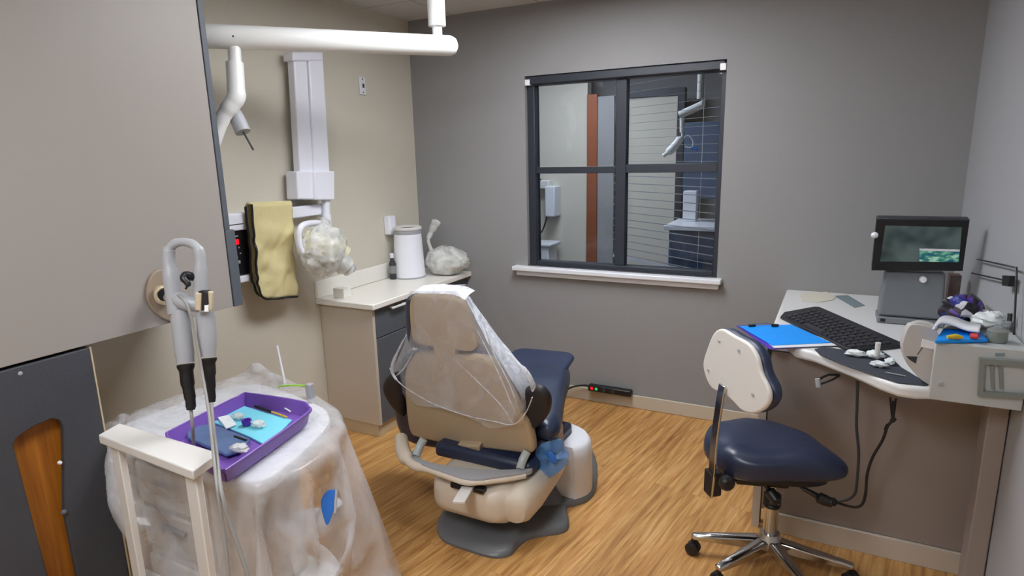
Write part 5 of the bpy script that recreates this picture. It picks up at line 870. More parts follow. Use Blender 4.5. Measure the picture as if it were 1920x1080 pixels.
SHEET_Z = [
    148,171,193,217,242,267,293,319,345,371,399,427,435,454,460,479,479,481,467,442,418,400,376,364,354,345,338,332,327,310,300,286,270,254,239,227,216,207,199,192,186,180,176,172,168,164,161,155,149,144,137,126,115,104,92,81,70,58,45,29,12,
    157,178,201,225,250,275,301,328,354,381,402,424,452,453,468,476,505,503,477,451,431,410,393,378,363,349,336,323,310,293,276,266,257,249,242,235,229,224,219,214,210,205,201,198,194,190,186,180,175,169,161,150,139,128,117,106,94,81,66,50,33,
    166,186,209,232,258,284,311,337,363,389,415,427,453,478,482,477,483,507,479,469,449,428,414,400,386,372,358,344,332,315,299,289,280,272,265,259,253,248,244,239,235,231,228,224,220,216,212,206,201,194,185,174,163,152,141,130,117,103,87,70,52,
    178,194,217,243,268,293,318,342,366,384,411,433,460,486,508,487,485,496,503,484,466,450,434,418,400,380,367,356,347,334,323,313,304,295,288,283,278,273,269,265,261,256,253,250,246,242,238,232,226,219,209,198,187,176,165,153,140,125,108,90,71,
    193,204,227,249,272,296,319,342,366,390,414,441,467,478,499,502,508,518,522,504,483,464,443,430,409,395,386,379,367,357,346,334,325,318,312,307,303,299,295,291,286,282,279,276,272,268,264,258,252,244,234,223,211,200,189,176,162,146,128,109,89,
    211,224,241,265,288,311,333,356,380,403,425,446,467,489,482,493,513,535,541,522,501,481,460,439,424,417,411,401,389,378,367,357,349,342,337,332,328,324,320,316,312,308,305,302,298,294,289,283,277,268,257,246,235,224,213,199,183,166,147,127,106,
    233,239,260,280,303,325,348,371,393,415,438,463,477,499,506,516,527,549,544,539,519,498,477,455,449,443,434,423,411,400,390,380,373,367,362,357,353,349,346,342,338,334,331,328,324,320,315,309,302,292,281,271,260,248,235,220,204,185,165,144,122,
    258,261,273,295,318,340,364,385,408,431,454,476,498,515,528,540,551,562,552,537,524,512,486,481,475,467,456,446,435,424,414,403,398,393,388,382,378,374,371,367,363,360,357,354,351,346,341,334,327,316,306,295,284,272,258,241,223,203,182,160,137,
    284,280,290,311,333,356,378,400,423,445,469,492,514,536,551,544,559,580,572,556,546,518,512,506,499,486,473,460,446,439,435,429,423,418,413,408,403,400,396,393,389,386,383,380,377,372,366,360,351,341,330,319,308,294,279,261,241,220,198,175,152,
    310,282,304,327,348,371,394,417,438,461,480,501,522,544,567,568,577,571,567,574,550,544,532,527,515,494,482,473,469,465,460,454,448,443,438,434,429,426,423,419,415,412,408,406,403,397,392,385,376,365,354,343,331,316,299,280,258,236,213,190,167,
    312,306,314,339,363,385,409,432,455,477,497,517,538,558,579,593,602,597,580,586,577,567,552,549,526,508,503,499,494,488,483,478,473,468,464,459,455,451,449,445,441,438,434,432,429,423,417,410,400,389,379,367,353,337,318,297,274,251,228,205,182,
    332,304,328,352,376,401,423,446,465,486,510,527,546,565,585,605,622,604,605,602,599,582,578,562,538,534,528,522,517,512,507,503,498,494,489,485,480,477,474,471,467,464,460,458,454,449,443,434,424,414,403,390,374,356,335,313,290,266,243,220,197,
    323,315,339,364,389,413,435,459,478,498,519,541,563,583,604,624,612,629,631,628,620,602,595,569,564,559,553,548,543,538,533,529,524,520,515,511,506,503,500,497,493,490,486,484,480,474,468,459,449,438,426,412,394,373,351,328,304,281,258,235,213,
    316,335,351,375,401,426,451,472,492,515,531,548,567,586,603,626,635,652,657,643,642,620,604,593,584,577,572,567,562,557,553,549,545,541,538,537,532,529,526,523,520,516,512,510,506,500,493,483,473,462,449,432,411,389,366,343,319,296,274,251,228,
    330,334,362,387,410,434,459,485,509,531,549,567,584,603,622,644,647,669,671,655,634,613,626,605,593,600,588,583,579,579,576,573,570,567,564,561,558,555,552,549,546,542,538,536,532,525,518,508,497,485,469,449,427,404,381,358,335,312,289,266,242,
    352,337,364,391,418,432,459,487,505,529,555,578,599,619,615,635,654,677,655,651,627,622,626,618,618,612,607,604,601,599,597,595,593,591,589,587,584,581,578,575,572,568,564,562,557,551,542,532,521,507,488,465,442,419,396,373,350,327,303,279,255,
    367,343,370,397,425,440,462,483,505,528,551,571,594,616,640,648,669,678,682,650,651,648,642,644,639,636,632,629,627,625,623,621,619,616,614,612,610,607,604,601,598,594,590,588,583,576,567,557,544,526,503,480,457,434,411,388,365,341,317,292,268,
    366,348,376,403,431,458,478,497,520,540,562,585,609,631,654,670,682,703,680,679,676,672,665,660,654,656,657,654,653,651,649,647,645,643,640,638,636,633,630,627,624,621,616,613,608,600,591,581,564,541,518,495,472,449,426,402,378,354,330,305,281,
    373,352,379,407,435,462,490,515,535,556,577,598,620,642,663,684,701,694,696,703,702,697,691,675,680,680,680,679,678,676,675,673,671,669,667,664,662,659,656,654,650,647,643,637,633,622,616,602,580,557,534,510,487,463,440,416,392,367,343,319,295,
    356,355,383,410,438,466,494,521,543,569,593,609,632,656,677,696,714,720,720,721,719,707,702,699,695,695,694,694,694,693,693,692,692,691,690,688,687,686,684,682,679,675,670,664,658,648,639,615,595,572,548,525,500,476,453,429,405,380,356,332,308,
    339,359,386,414,441,469,497,524,551,575,597,624,647,668,692,703,714,715,714,713,698,692,695,691,692,692,692,692,692,693,693,694,696,696,696,696,696,696,696,695,695,694,692,690,687,676,650,627,609,585,559,535,511,489,466,442,418,394,370,346,322,
    337,363,391,418,446,474,501,529,557,578,602,630,657,683,688,694,694,694,695,696,692,707,703,698,693,697,699,699,700,699,699,698,697,696,694,693,692,692,692,692,692,692,692,692,694,691,667,649,620,593,567,541,524,502,476,450,423,395,374,347,330,
    340,368,396,424,451,479,506,534,562,590,599,627,655,683,711,715,713,694,708,711,709,721,716,713,707,696,692,692,692,692,692,692,692,692,692,692,692,692,692,692,692,692,692,692,692,692,678,651,627,601,574,548,522,499,479,451,423,395,368,347,334,
    339,367,395,423,451,479,507,534,562,589,606,631,659,686,714,705,692,697,721,725,729,720,713,704,710,709,699,692,692,692,692,692,692,692,692,692,692,692,692,692,692,692,692,692,692,692,688,662,636,609,582,558,531,504,477,450,426,398,373,353,339,
    337,365,393,421,449,477,504,530,556,583,611,638,666,691,691,692,709,710,730,726,716,708,702,698,698,701,706,703,693,692,692,692,692,692,692,692,692,692,692,692,692,692,692,692,692,692,693,671,644,618,592,565,538,511,483,456,428,405,378,361,346,
    335,363,391,419,446,474,502,528,554,582,610,638,666,665,667,697,706,726,718,710,703,698,694,693,692,692,693,695,702,692,692,692,692,692,692,692,692,692,692,692,692,692,692,692,692,692,694,679,651,624,596,568,540,512,484,458,430,409,387,374,350,
    332,360,388,416,444,472,500,527,555,583,610,638,651,658,686,704,710,709,718,706,696,694,696,692,692,692,692,692,693,700,692,692,692,692,692,692,692,692,692,692,692,692,692,692,692,692,693,676,647,622,594,569,541,513,485,457,433,425,402,377,352,
    329,357,385,413,440,468,496,523,551,579,607,625,631,659,687,698,692,699,710,697,694,692,692,695,692,692,692,692,692,692,699,692,692,692,692,692,692,692,692,692,692,692,692,692,692,693,692,672,644,617,595,568,540,513,485,457,440,415,391,366,341,
    325,353,381,408,436,464,491,519,547,575,600,606,632,660,688,692,698,692,703,703,693,692,692,692,696,692,692,692,692,692,692,698,692,692,692,692,692,692,692,692,692,692,692,692,692,694,690,669,641,618,592,565,538,511,484,456,430,404,379,354,329,
    321,348,376,404,432,459,487,515,542,570,586,607,633,660,688,698,695,693,692,702,698,692,692,692,692,696,692,692,692,692,692,692,698,692,692,692,692,692,692,692,692,692,692,692,692,695,688,664,639,612,585,559,532,505,479,452,424,397,370,344,319,
    316,344,372,400,427,455,483,510,537,563,580,608,635,662,689,696,700,701,701,692,692,692,692,692,692,693,697,692,692,692,692,692,692,697,692,692,692,692,692,692,692,692,692,692,693,696,685,658,631,605,579,553,526,499,472,446,418,391,363,336,310,
    312,340,367,395,422,450,477,505,529,554,580,608,634,661,689,692,692,692,692,693,701,701,701,699,696,695,695,698,692,692,692,692,692,692,696,692,692,692,692,692,692,692,692,692,696,692,679,654,627,600,573,545,518,492,465,439,412,385,359,331,303,
    308,336,363,390,417,445,473,499,523,551,579,606,633,661,689,693,692,692,692,699,701,702,702,702,702,701,701,700,700,693,692,692,692,692,692,694,692,692,692,692,692,692,692,693,695,686,667,642,620,594,567,540,513,486,461,433,407,380,353,326,298,
    304,331,358,386,413,441,468,493,521,548,576,604,631,660,689,693,692,696,692,692,692,692,692,692,692,692,692,693,694,699,697,692,692,692,692,692,692,692,692,692,692,692,692,695,693,676,652,630,607,583,559,534,507,481,454,427,403,376,348,321,293,
    300,327,354,382,410,438,463,492,519,546,574,602,630,657,686,694,692,693,697,696,694,692,692,692,692,692,692,692,692,692,696,697,693,692,692,692,692,692,692,692,692,692,693,697,685,661,638,615,592,569,546,523,499,474,447,425,398,370,343,316,290,
    296,323,351,378,406,434,462,488,516,544,571,600,627,655,683,695,692,692,692,692,692,692,692,692,692,692,692,692,692,692,692,692,696,694,692,692,692,692,692,692,692,692,698,691,670,646,622,600,578,554,531,508,485,462,439,422,400,374,346,321,298,
    292,320,347,375,403,430,458,485,513,541,569,596,624,652,681,695,692,692,692,692,692,692,692,692,692,693,692,692,692,692,692,692,692,692,692,692,692,692,692,692,692,696,692,679,653,630,607,585,562,539,517,493,470,447,424,402,386,370,352,332,311,
    289,317,345,372,400,427,455,483,510,538,566,594,622,650,678,695,692,692,692,692,692,692,692,692,695,692,692,692,692,692,692,692,692,692,692,692,692,692,692,692,696,692,680,660,637,614,591,569,546,524,501,479,456,433,410,387,367,349,332,314,298,
    287,314,342,369,397,424,452,480,508,536,564,592,620,648,675,695,697,693,692,692,692,692,692,695,692,692,692,692,692,692,692,692,692,692,692,692,692,692,694,697,692,678,658,639,622,601,578,554,531,508,485,463,440,418,396,374,352,331,312,294,280,
    286,312,339,366,394,422,450,478,506,534,562,590,618,646,672,694,692,699,699,700,701,701,699,698,692,692,692,692,692,692,692,692,692,692,693,694,696,697,695,688,674,654,637,619,601,585,565,542,519,495,472,449,425,402,380,358,336,315,296,276,261,
    285,311,337,365,392,420,448,476,504,531,559,588,616,644,667,691,701,692,692,692,692,693,698,693,692,692,692,692,692,692,693,694,696,696,698,698,694,688,679,665,649,633,620,599,581,564,548,528,506,484,461,438,415,391,366,343,320,298,278,258,244,
    284,309,336,364,391,419,447,475,502,530,558,586,614,641,662,683,705,696,693,692,693,698,692,692,692,692,692,695,698,703,704,703,701,699,693,685,676,665,653,640,625,611,598,582,561,543,526,510,491,470,448,426,403,380,355,330,306,283,260,241,227,
    283,308,335,363,391,419,447,474,502,530,557,585,613,641,669,692,691,700,698,693,700,692,693,696,699,703,709,711,712,709,705,700,692,683,673,662,651,640,630,617,602,588,575,560,544,523,506,489,473,454,433,412,390,367,344,320,295,270,249,224,212,
    282,307,335,363,391,419,447,475,502,530,558,585,613,641,669,696,700,693,692,693,701,706,716,718,720,720,717,712,706,698,689,679,670,659,648,638,627,616,606,595,581,565,552,538,523,506,486,468,452,436,417,396,376,354,331,307,284,259,234,211,197,
    282,308,335,363,391,419,447,475,503,530,558,586,614,640,668,688,706,719,713,714,727,728,725,722,717,710,703,694,685,675,665,655,645,634,624,613,603,592,582,571,560,544,529,516,501,486,468,448,431,415,398,379,359,339,318,294,270,248,226,203,181,
    280,308,333,361,389,417,445,473,501,529,557,583,611,638,659,691,707,747,743,712,712,709,708,707,699,690,681,671,661,651,641,630,620,610,599,589,578,568,558,547,536,523,507,494,479,463,448,430,410,393,378,361,342,322,301,281,257,234,211,188,165,
    276,304,332,360,388,414,442,470,498,526,554,581,609,637,662,686,705,734,747,713,715,707,696,687,677,667,656,646,636,626,616,606,596,585,575,564,554,543,533,522,512,501,486,471,457,441,426,410,392,373,356,341,323,304,284,264,243,220,197,173,150,
    272,300,328,356,384,412,440,468,495,523,550,577,603,627,651,674,695,708,715,718,690,684,674,664,653,642,632,622,612,602,592,581,571,561,550,540,529,519,509,498,487,477,465,449,435,419,404,388,373,354,336,319,304,286,266,246,226,205,183,160,136,
    269,297,325,353,381,409,437,464,492,518,543,567,591,614,637,660,678,685,689,696,686,660,649,639,629,618,608,598,588,577,567,557,547,536,526,515,505,495,485,474,463,453,442,428,414,398,382,366,351,335,317,299,283,267,248,228,208,188,167,145,122,
    266,294,322,350,378,405,432,458,483,507,530,553,576,599,623,643,653,660,663,675,669,650,625,616,605,594,584,573,563,553,543,532,522,512,501,491,480,470,460,450,439,428,418,406,392,376,360,344,329,313,297,279,262,246,230,211,191,170,150,129,107,
    263,291,318,346,372,397,422,446,469,492,515,538,561,585,607,620,629,633,640,649,645,634,614,592,581,571,560,549,539,529,518,508,498,487,477,466,456,446,436,425,415,404,394,383,370,354,338,322,307,292,276,259,242,225,209,192,173,153,132,111,90,
    259,286,312,337,361,385,408,431,454,477,500,523,547,570,585,597,605,609,619,624,620,611,598,581,564,546,536,525,515,504,494,483,473,463,452,442,431,421,411,401,390,379,369,359,347,333,317,301,285,270,254,238,221,205,189,172,155,135,115,94,73,
    251,276,300,323,347,370,393,416,439,462,485,509,532,550,562,573,579,585,595,598,594,588,575,562,545,527,511,501,490,480,469,459,449,438,428,417,407,397,387,377,366,355,345,335,324,311,295,279,263,248,233,217,200,184,168,152,135,118,97,76,56,
    239,262,285,308,331,355,378,401,424,447,470,494,513,526,538,548,554,561,571,572,568,564,552,539,525,509,492,477,466,455,445,434,424,414,403,393,383,372,362,352,342,331,320,310,301,289,273,257,241,226,211,196,179,162,146,130,114,98,80,60,38,
    224,247,270,293,316,339,363,386,409,432,455,476,491,503,514,523,529,537,546,546,543,539,529,516,502,488,473,456,442,431,420,410,400,389,379,369,358,348,338,328,317,307,296,286,276,266,252,236,219,204,189,175,159,141,125,108,92,77,61,42,21,
    209,232,255,278,301,324,348,371,394,417,439,455,467,479,490,499,505,513,521,520,517,514,505,493,479,466,452,437,421,407,396,386,375,365,355,344,334,323,313,303,293,282,271,261,251,242,230,214,198,182,167,153,139,121,104,88,71,55,39,23,12,
    194,217,240,263,286,309,333,356,379,401,418,431,443,455,465,474,481,489,496,493,491,489,481,469,456,443,429,416,400,385,373,361,351,340,330,320,309,299,289,279,269,258,247,237,227,217,207,194,179,163,147,132,118,100,84,68,52,38,22,33,12,
    179,202,225,248,271,294,318,341,363,382,396,408,420,431,441,449,457,464,471,467,465,463,457,446,433,419,406,393,379,364,350,338,327,316,306,295,285,275,264,254,244,234,223,212,202,193,183,171,157,142,127,111,98,80,64,49,35,21,31,38,12,
    164,187,210,233,256,279,303,326,345,360,372,384,396,407,416,423,431,439,446,441,439,437,433,423,410,396,383,370,356,343,328,315,304,293,282,271,261,250,240,230,220,209,199,188,177,168,159,148,134,120,106,91,77,62,44,30,16,15,29,19,12,
    149,172,195,218,241,265,288,308,323,336,348,360,373,382,390,398,406,414,420,417,414,411,408,399,386,373,360,346,333,320,306,293,281,269,258,248,237,226,216,206,195,185,174,163,153,143,134,124,111,97,83,69,55,42,30,12,12,12,21,12,12,
    134,157,180,203,227,250,271,287,300,313,325,337,349,357,365,373,381,389,394,391,388,385,382,376,363,350,336,323,310,297,283,270,258,246,235,224,213,202,192,181,171,160,150,139,128,119,110,101,88,74,60,46,33,20,12,12,12,12,12,12,12,
]
def sheet():
    n = SHEET_N; b = B(); vs = [V((x / 1000 - 2.6, y / 1000, z / 1000)) for x, y, z in zip(SHEET_X, SHEET_Y, SHEET_Z)]
    for v in vs:
        if v.y < 1.0: v.y = 1.0 + (v.y - 1.0) * .1
        if v.y < 1.085 and v.x < -2.085: v.x = -2.085 + (v.x + 2.085) * .05
        v.z = max(v.z, .003)
    return b.add(vs, [(j * n + i, j * n + i + 1, (j + 1) * n + i + 1, (j + 1) * n + i) for j in range(n - 1) for i in range(n - 1)])
SH = sheet()
tag(obj('plastic_sheet', SH, 'poly', sub=1), 'large clear plastic sheet draped over the cart in the left foreground', 'plastic sheet')
# purple tray
TRZ = TZ + .012
to = [onZ(x, y, TRZ + .05) for x, y in ((448, 742), (470, 738), (562, 752), (580, 762), (574, 778), (440, 872), (420, 882), (405, 878), (320, 826), (312, 814), (325, 805))]
tp_ = smooth_pts(to, 5, True); tcn = sum(tp_, V()) / len(tp_)
def tr(k, z): return [V((tcn.x + (p.x - tcn.x) * k, tcn.y + (p.y - tcn.y) * k, TRZ + z)) for p in tp_]
t = thing('instrument_tray', 'purple plastic tray of supplies on top of the covered cart', 'tray', (tcn.x, tcn.y, TRZ))
obj('tray_body', B().rings([tr(.86, 0), tr(.92, .004), tr(.965, .042), tr(1.0, .044), tr(1.0, .05), tr(.96, .05), tr(.90, .008), tr(.85, .004), tr(.3, .004)], cap=True), 'purple', t)
obj('rim', B().tube([p + UZ * .001 for p in tr(.985, .05)], .004, 8, closed=True), 'purple', t)
z1 = TRZ + .006
def slab(name, pxs, z, th, m_, label=None, cat=None, bev=.001, parent=None, **k):
    o = obj(name, B().prism([onZ(x, y, z) for x, y in pxs], (0, 0, th)), m_, parent, bev=bev, **k)
    if label: tag(o, label, cat)
    return o
slab('paper_pad', ((455, 763), (548, 790), (500, 838), (470, 822), (395, 792), (398, 780)), z1, .006, 'cyan', 'cyan paper pad lying in the purple tray', 'paper')
slab('instrument_pouch', ((352, 806), (400, 800), (470, 828), (455, 848), (425, 858), (352, 826)), z1 + .007, .012, 'steelblue', 'dark steel-blue pouch at the near end of the purple tray', 'pouch', bev=.004)
slab('gauze_pad', ((408, 785), (430, 780), (444, 798), (424, 806)), z1 + .008, .006, 'tissue', 'small white gauze pad on the cyan paper, left of the purple cup', 'gauze', bev=.002)
p = onZ(463, 795, z1 + .012)
tag(obj('dappen_cup', B().lathe(p - UZ * .004, [(.01, 0), (.014, .002), (.017, .018), (.016, .02), (.012, .018), (.009, .006), (0, .005)], seg=20), 'purple_dk'), 'small deep purple cup on the cyan paper in the tray', 'cup')
def crumb(name, x, y, z, rx, ry, rz, m_, label, cat, seed=1):
    p = onZ(x, y, z); b = crumple(p + UZ * rz, rx, ry, rz, seed, .35, 18, 12); return tag(obj(name, b, m_), label, cat)
crumb('crumpled_wrap', 485, 800, z1 + .008, .028, .018, .011, 'poly_bag', 'crumpled clear wrap right of the purple cup in the tray', 'wrap', 4)
crumb('crumpled_wrap', 447, 785, z1 + .008, .026, .016, .010, 'poly_bag', 'crumpled clear wrap behind the purple cup in the tray', 'wrap', 8)
crumb('crumpled_wrap', 450, 846, z1 + .02, .035, .02, .012, 'poly_bag', 'white crumpled wrap at the near corner of the tray', 'wrap', 12)
def stick(name, pts, r, m_, label, cat, **k): return tag(obj(name, B().tube(pts, r, 10, k.get('n', 0)), m_), label, cat)
stick('black_marker', [onZ(478, 762, z1 + .012), onZ(508, 772, z1 + .012)], .005, 'black', 'short black marker at the far side of the purple tray', 'marker')
stick('yellow_stick', [onZ(509, 772, z1 + .012), onZ(538, 782, z1 + .012)], .003, 'yellow', 'thin yellow stick at the far side of the tray', 'stick')
stick('mirror_handle', [onZ(520, 756, z1 + .02), onZ(545, 772, z1 + .012)], .003, 'silver_light', 'thin clear handle leaning in the far corner of the tray', 'dental mirror')
stick('marker_lid', [onZ(440, 818, z1 + .02), onZ(462, 826, z1 + .02)], .004, 'black', 'small black cap on the blue pouch in the tray', 'cap')
# blue clip seen on the sheet, white wand, green straw with holder
from mathutils.bvhtree import BVHTree
bvh = BVHTree.FromPolygons(SH.v, SH.f)
def hit(x, y, off=.012):
    d = ray(x, y).normalized(); h = bvh.ray_cast(CP, d); return (h[0] if h[0] else onY(x, y, 1.45)) - d * off
HC_ = hit(612, 945, .03); HN = ray(612, 945).normalized()
pc = [(606, 968), (602, 940), (612, 922), (626, 918), (632, 930), (626, 955), (614, 985)]
tag(obj('blue_clip', B().prism(smooth_pts([onP(x, y, HC_, HN) for x, y in pc], 3, True), HN * .008), 'blue', bev=.002), 'bright blue clip on the side of the plastic-covered cart', 'clip')
tag(obj('metal_tip', B().tube([onP(628, 962, HC_ - HN * .006, HN), onP(631, 918, HC_ - HN * .006, HN)], .0045, 10), 'grayplastic'), 'gray metal tip beside the blue clip on the cart side', 'tip')
pw = onZ(535, 724, TZ + .014); dw = -(RM.transposed() @ (pw - CP)).z; stick('suction_wand', [pw, onD(521, 655, dw), onD(519, 648, dw)], [.006, .004, .006], 'white', 'thin white wand standing up at the back of the covered cart', 'wand')
gp = onZ(583, 748, TZ + .01)
t = thing('straw_holder', 'gray clip holding a lime green straw at the back of the cart', 'holder', gp)
obj('holder_block', B().box(gp.x - .012, gp.x + .012, gp.y - .012, gp.y + .012, TZ, onD(583, 717, -(RM.transposed() @ (gp - CP)).z).z), 'grayplastic', t, bev=.003)
dg = -(RM.transposed() @ (gp - CP)).z
obj('green_straw', B().tube([onD(522, 727, dg), onD(532, 723, dg), onD(576, 723, dg)], .0035, 8, 3), 'green', t)
# ---- narrow white stand
SZt = .82
t = thing('rack_stand', 'narrow white open-frame stand in the left foreground', 'stand', onZ(290, 840, SZt) * 1.0)
qs = [onZ(x, y, SZt) for x, y in ((184, 815), (224, 793), (410, 848), (361, 883))]
t.location.z = 0; WL[t.name] = V(t.location)
obj('stand_top', B().prism(qs, (0, 0, -.028)), 'offwhite', t, bev=.004, seg=3)
u1 = (qs[3] - qs[0]).normalized(); n1 = V((-u1.y, u1.x, 0)).normalized(); Lq = (qs[3] - qs[0]).length
for nm, s0, wd in (('leg', .028, .042), ('leg', Lq - .062, .048)):
    for d0 in (.012,):
        a = qs[0] + u1 * s0 + n1 * d0; z0 = SZt - .029
        obj(nm, B().prism([V((a.x, a.y, z0)), V((a.x, a.y, z0)) + u1 * wd, V((a.x, a.y, z0)) + u1 * wd + n1 * .02, V((a.x, a.y, z0)) + n1 * .02], (0, 0, -(z0 - .03))), 'offwhite', t, bev=.003)
for z in (.30,):
    a = qs[0] + u1 * -.03 + n1 * .034; a.z = z
    obj('cross_shelf', B().prism([a, a + u1 * (Lq - .0), a + u1 * (Lq - .0) + n1 * .05, a + n1 * .05], (0, 0, .02)), 'offwhite', t, bev=.003)
a = qs[0] + u1 * -.03 + n1 * -.02; a.z = 0
obj('foot_plinth', B().prism([a, a + u1 * (Lq + .04), a + u1 * (Lq + .04) + n1 * .12, a + n1 * .12], (0, 0, .03)), 'offwhite', t, bev=.004)
# gauzy gray cloth bag under the stand, between stand and cart
# ---- handpiece holder on a mount plate fixed to the cabinet side
pd = onX(298, 550, CX + .003)
t = thing('handpiece_holder', 'gray loop-shaped handpiece holder on a taupe plate on the cabinet side', 'holder', pd)
dpx = [(305, 506), (318, 520), (332, 548), (334, 575), (328, 598), (312, 601), (292, 590), (276, 572), (271, 550), (276, 524), (288, 508)]
obj('mount_plate', B().prism(smooth_pts([onX(x, y, CX + .001) for x, y in dpx], 5, True), (.014, 0, 0)), 'disc', t, bev=.005, seg=3)
nz = onX(302, 548, CX + .015); ndir = (onD(322, 548, 1.82) - nz).normalized(); nd2 = V((.8, -.35, 0)).normalized()
obj('nozzle', B().lathe(nz, [(.018, 0), (.026, .006), (.032, .05), (.034, .07), (.028, .074), (.02, .06), (.016, .02), (0, .018)], nd2, 26), 'edge', t)
obj('nozzle_hole', B().lathe(nz + nd2 * .06, [(0, -.002), (.0235, -.002), (.0235, .002), (0, .003)], nd2, 22), 'black', t)
HD = 1.8
obj('support_arm', B().tube([nz + V((0, .02, -.02)), onD(325, 562, 1.95), onD(345, 560, HD + .02)], .016, 12, 5), 'grayplastic', t)
lp = [(326, 590), (320, 540), (315, 490), (320, 462), (345, 454), (368, 463), (376, 490), (376, 540), (374, 570), (362, 578), (345, 560), (333, 545)]
obj('loop', B().tube([onD(x, y, HD) for x, y in ((330, 588), (322, 530), (316, 478), (326, 458), (346, 454), (366, 461), (375, 480), (376, 530), (376, 570))], [.022, .022, .018, .013, .012, .013, .016, .019, .02], 16, 6), 'grayplastic', t)
obj('cross_bridge', B().tube([onD(328, 556, HD), onD(348, 568, HD - .01), onD(374, 572, HD)], [.02, .022, .022], 14, 4), 'grayplastic', t)
obj('hook', B().tube([onD(372, 524, HD - .0), onD(350, 516, HD - .02), onD(344, 522, HD - .03), onD(352, 532, HD - .03), onD(348, 542, HD - .03)], [.008, .012, .01, .009, .003], 10, 4), 'black', t)
p = onD(384, 560, HD - .02)
obj('clip_body', B().prism([onD(x, y, HD - .03) for x, y in ((378, 543), (398, 543), (398, 578), (378, 580))], (.01, -.02, 0)), 'black', t, bev=.003)
obj('clip_jaw', B().prism([onD(x, y, HD - .04) for x, y in ((370, 546), (382, 548), (381, 581), (370, 579))], (.008, -.014, 0)), 'edge', t, bev=.003, seg=3)
obj('clip_jaw', B().prism([onD(x, y, HD - .04) for x, y in ((394, 544), (402, 546), (402, 580), (396, 580))], (.008, -.014, 0)), 'edge', t, bev=.003)
obj('clip_pin', B().prism([onD(x, y, HD - .045) for x, y in ((384, 570), (393, 570), (393, 584), (384, 584))], (.004, -.006, 0)), 'silver_light', t, bev=.002)
for lb, body, relief, hose in (
    ('gray suction handpiece hanging left on the holder', [(336, 582), (341, 620), (346, 660), (348, 680)], [(348, 683), (352, 720), (357, 750), (358, 768)], [(358, 766, HD), (361, 800, HD), (363, 835, HD + .06), (366, 900, HD + .12)]),
    ('gray suction handpiece hanging right from the clip', [(385, 585), (387, 610), (388, 640), (388, 668)], [(390, 672), (392, 700), (394, 730), (396, 754)], [(396, 752, HD), (401, 810, HD - .1), (406, 850, HD - .22), (415, 920, HD - .3), (435, 990, HD - .3), (466, 1082, HD - .3), (480, 1130, HD - .3)])):
    h = thing('suction_handpiece', lb, 'handpiece', onD(*relief[-1], HD))
    obj('handle', B().tube([onD(x, y, HD) for x, y in body], [.024, .026, .026, .024], 18, 4), 'grayplastic', h)
    obj('strain_relief', B().tube([onD(x, y, HD) for x, y in relief], [.024, .019, .016, .014, .012], 14, 5), 'black', h)
    obj('hose', B().tube([onD(*q) for q in hose], .005, 10, 8), 'hose', h)
tag(obj('thin_hose', B().tube([onD(*q) for q in ((334, 552, HD - .03), (350, 570, HD - .04), (362, 610, HD - .04), (372, 660, HD - .04), (381, 710, HD - .05), (391, 770, HD - .1), (396, 815, HD - .16), (400, 850, HD - .24), (408, 920, HD - .3), (421, 1000, HD - .3), (430, 1085, HD - .3), (434, 1120, HD - .3))], .0042, 10, 8), 'hose'), 'thin gray hose running from the holder loop down past the stand', 'hose')

# ================================================================ DESK ON THE RIGHT
DZ, DT = .83, .042
dk = [onZ(1475, 541, DZ)] ; dk[0].y = YB - .002
left = onZ(1452, 585, DZ); fl = onZ(1428, 632, DZ)
outl = [V((-.178, YB - .002, DZ)), V((-.185, 2.75, DZ)), onZ(1492, 652, DZ), onZ(1526, 660, DZ), onZ(1600, 688, DZ), onZ(1650, 710, DZ), onZ(1685, 722, DZ), onZ(1720, 727, DZ), onZ(1747, 727, DZ)]
yf = outl[-1].y; outl += [V((XR - .003, yf + .02, DZ)), V((XR - .003, YB - .002, DZ))]
t = thing('desk', 'white desk worktop with angled rounded front on a gray panel', 'desk', (.2, 2.9, 0))
obj('worktop', B().prism(outl, (0, 0, -DT)), 'desk', t, bev=.012, seg=4)
PY = 2.565
obj('modesty_panel', B().box(-.165, XR - .003, PY, PY + .02, .09, DZ - DT - .001), 'panel', t, bev=.002)
obj('kick_strip', B().box(-.115, XR - .003, PY - .012, PY + .02, 0, .088), 'laminate', t, bev=.002)
p = onY(1872, 765, 2.45)
obj('side_post', B().box(.50, XR - .003, 2.33, 2.42, 0, DZ - DT - .001), 'panel', t, bev=.004)
obj('corner_bracket', B().prism([V((-.2, PY - .004, .0)), V((-.17, PY - .004, 0)), V((-.17, PY - .004, .7)), V((-.2, PY - .004, .7))], (0, .02, 0)), 'laminate', t)
obj('metal_leg', B().box(-.184, -.168, 2.60, 2.63, 0, DZ - DT - .001), 'dark', t, bev=.002)
# hook clamp below the front edge
t = thing('desk_hook', 'black metal hook fixed under the desk front edge', 'hook', onY(1560, 705, 2.4))
obj('rod', B().tube([onY(1574, 703, 2.42), onY(1552, 703, 2.4), onY(1533, 713, 2.36)], .0045, 8, 3).tube([onY(1574, 704, 2.42), onY(1560, 712, 2.38), onY(1534, 722, 2.36)], .004, 8, 3), 'black', t)
obj('end_cap', B().tube([onY(1533, 710, 2.36), onY(1535, 726, 2.355)], .009, 10), 'grayplastic', t)
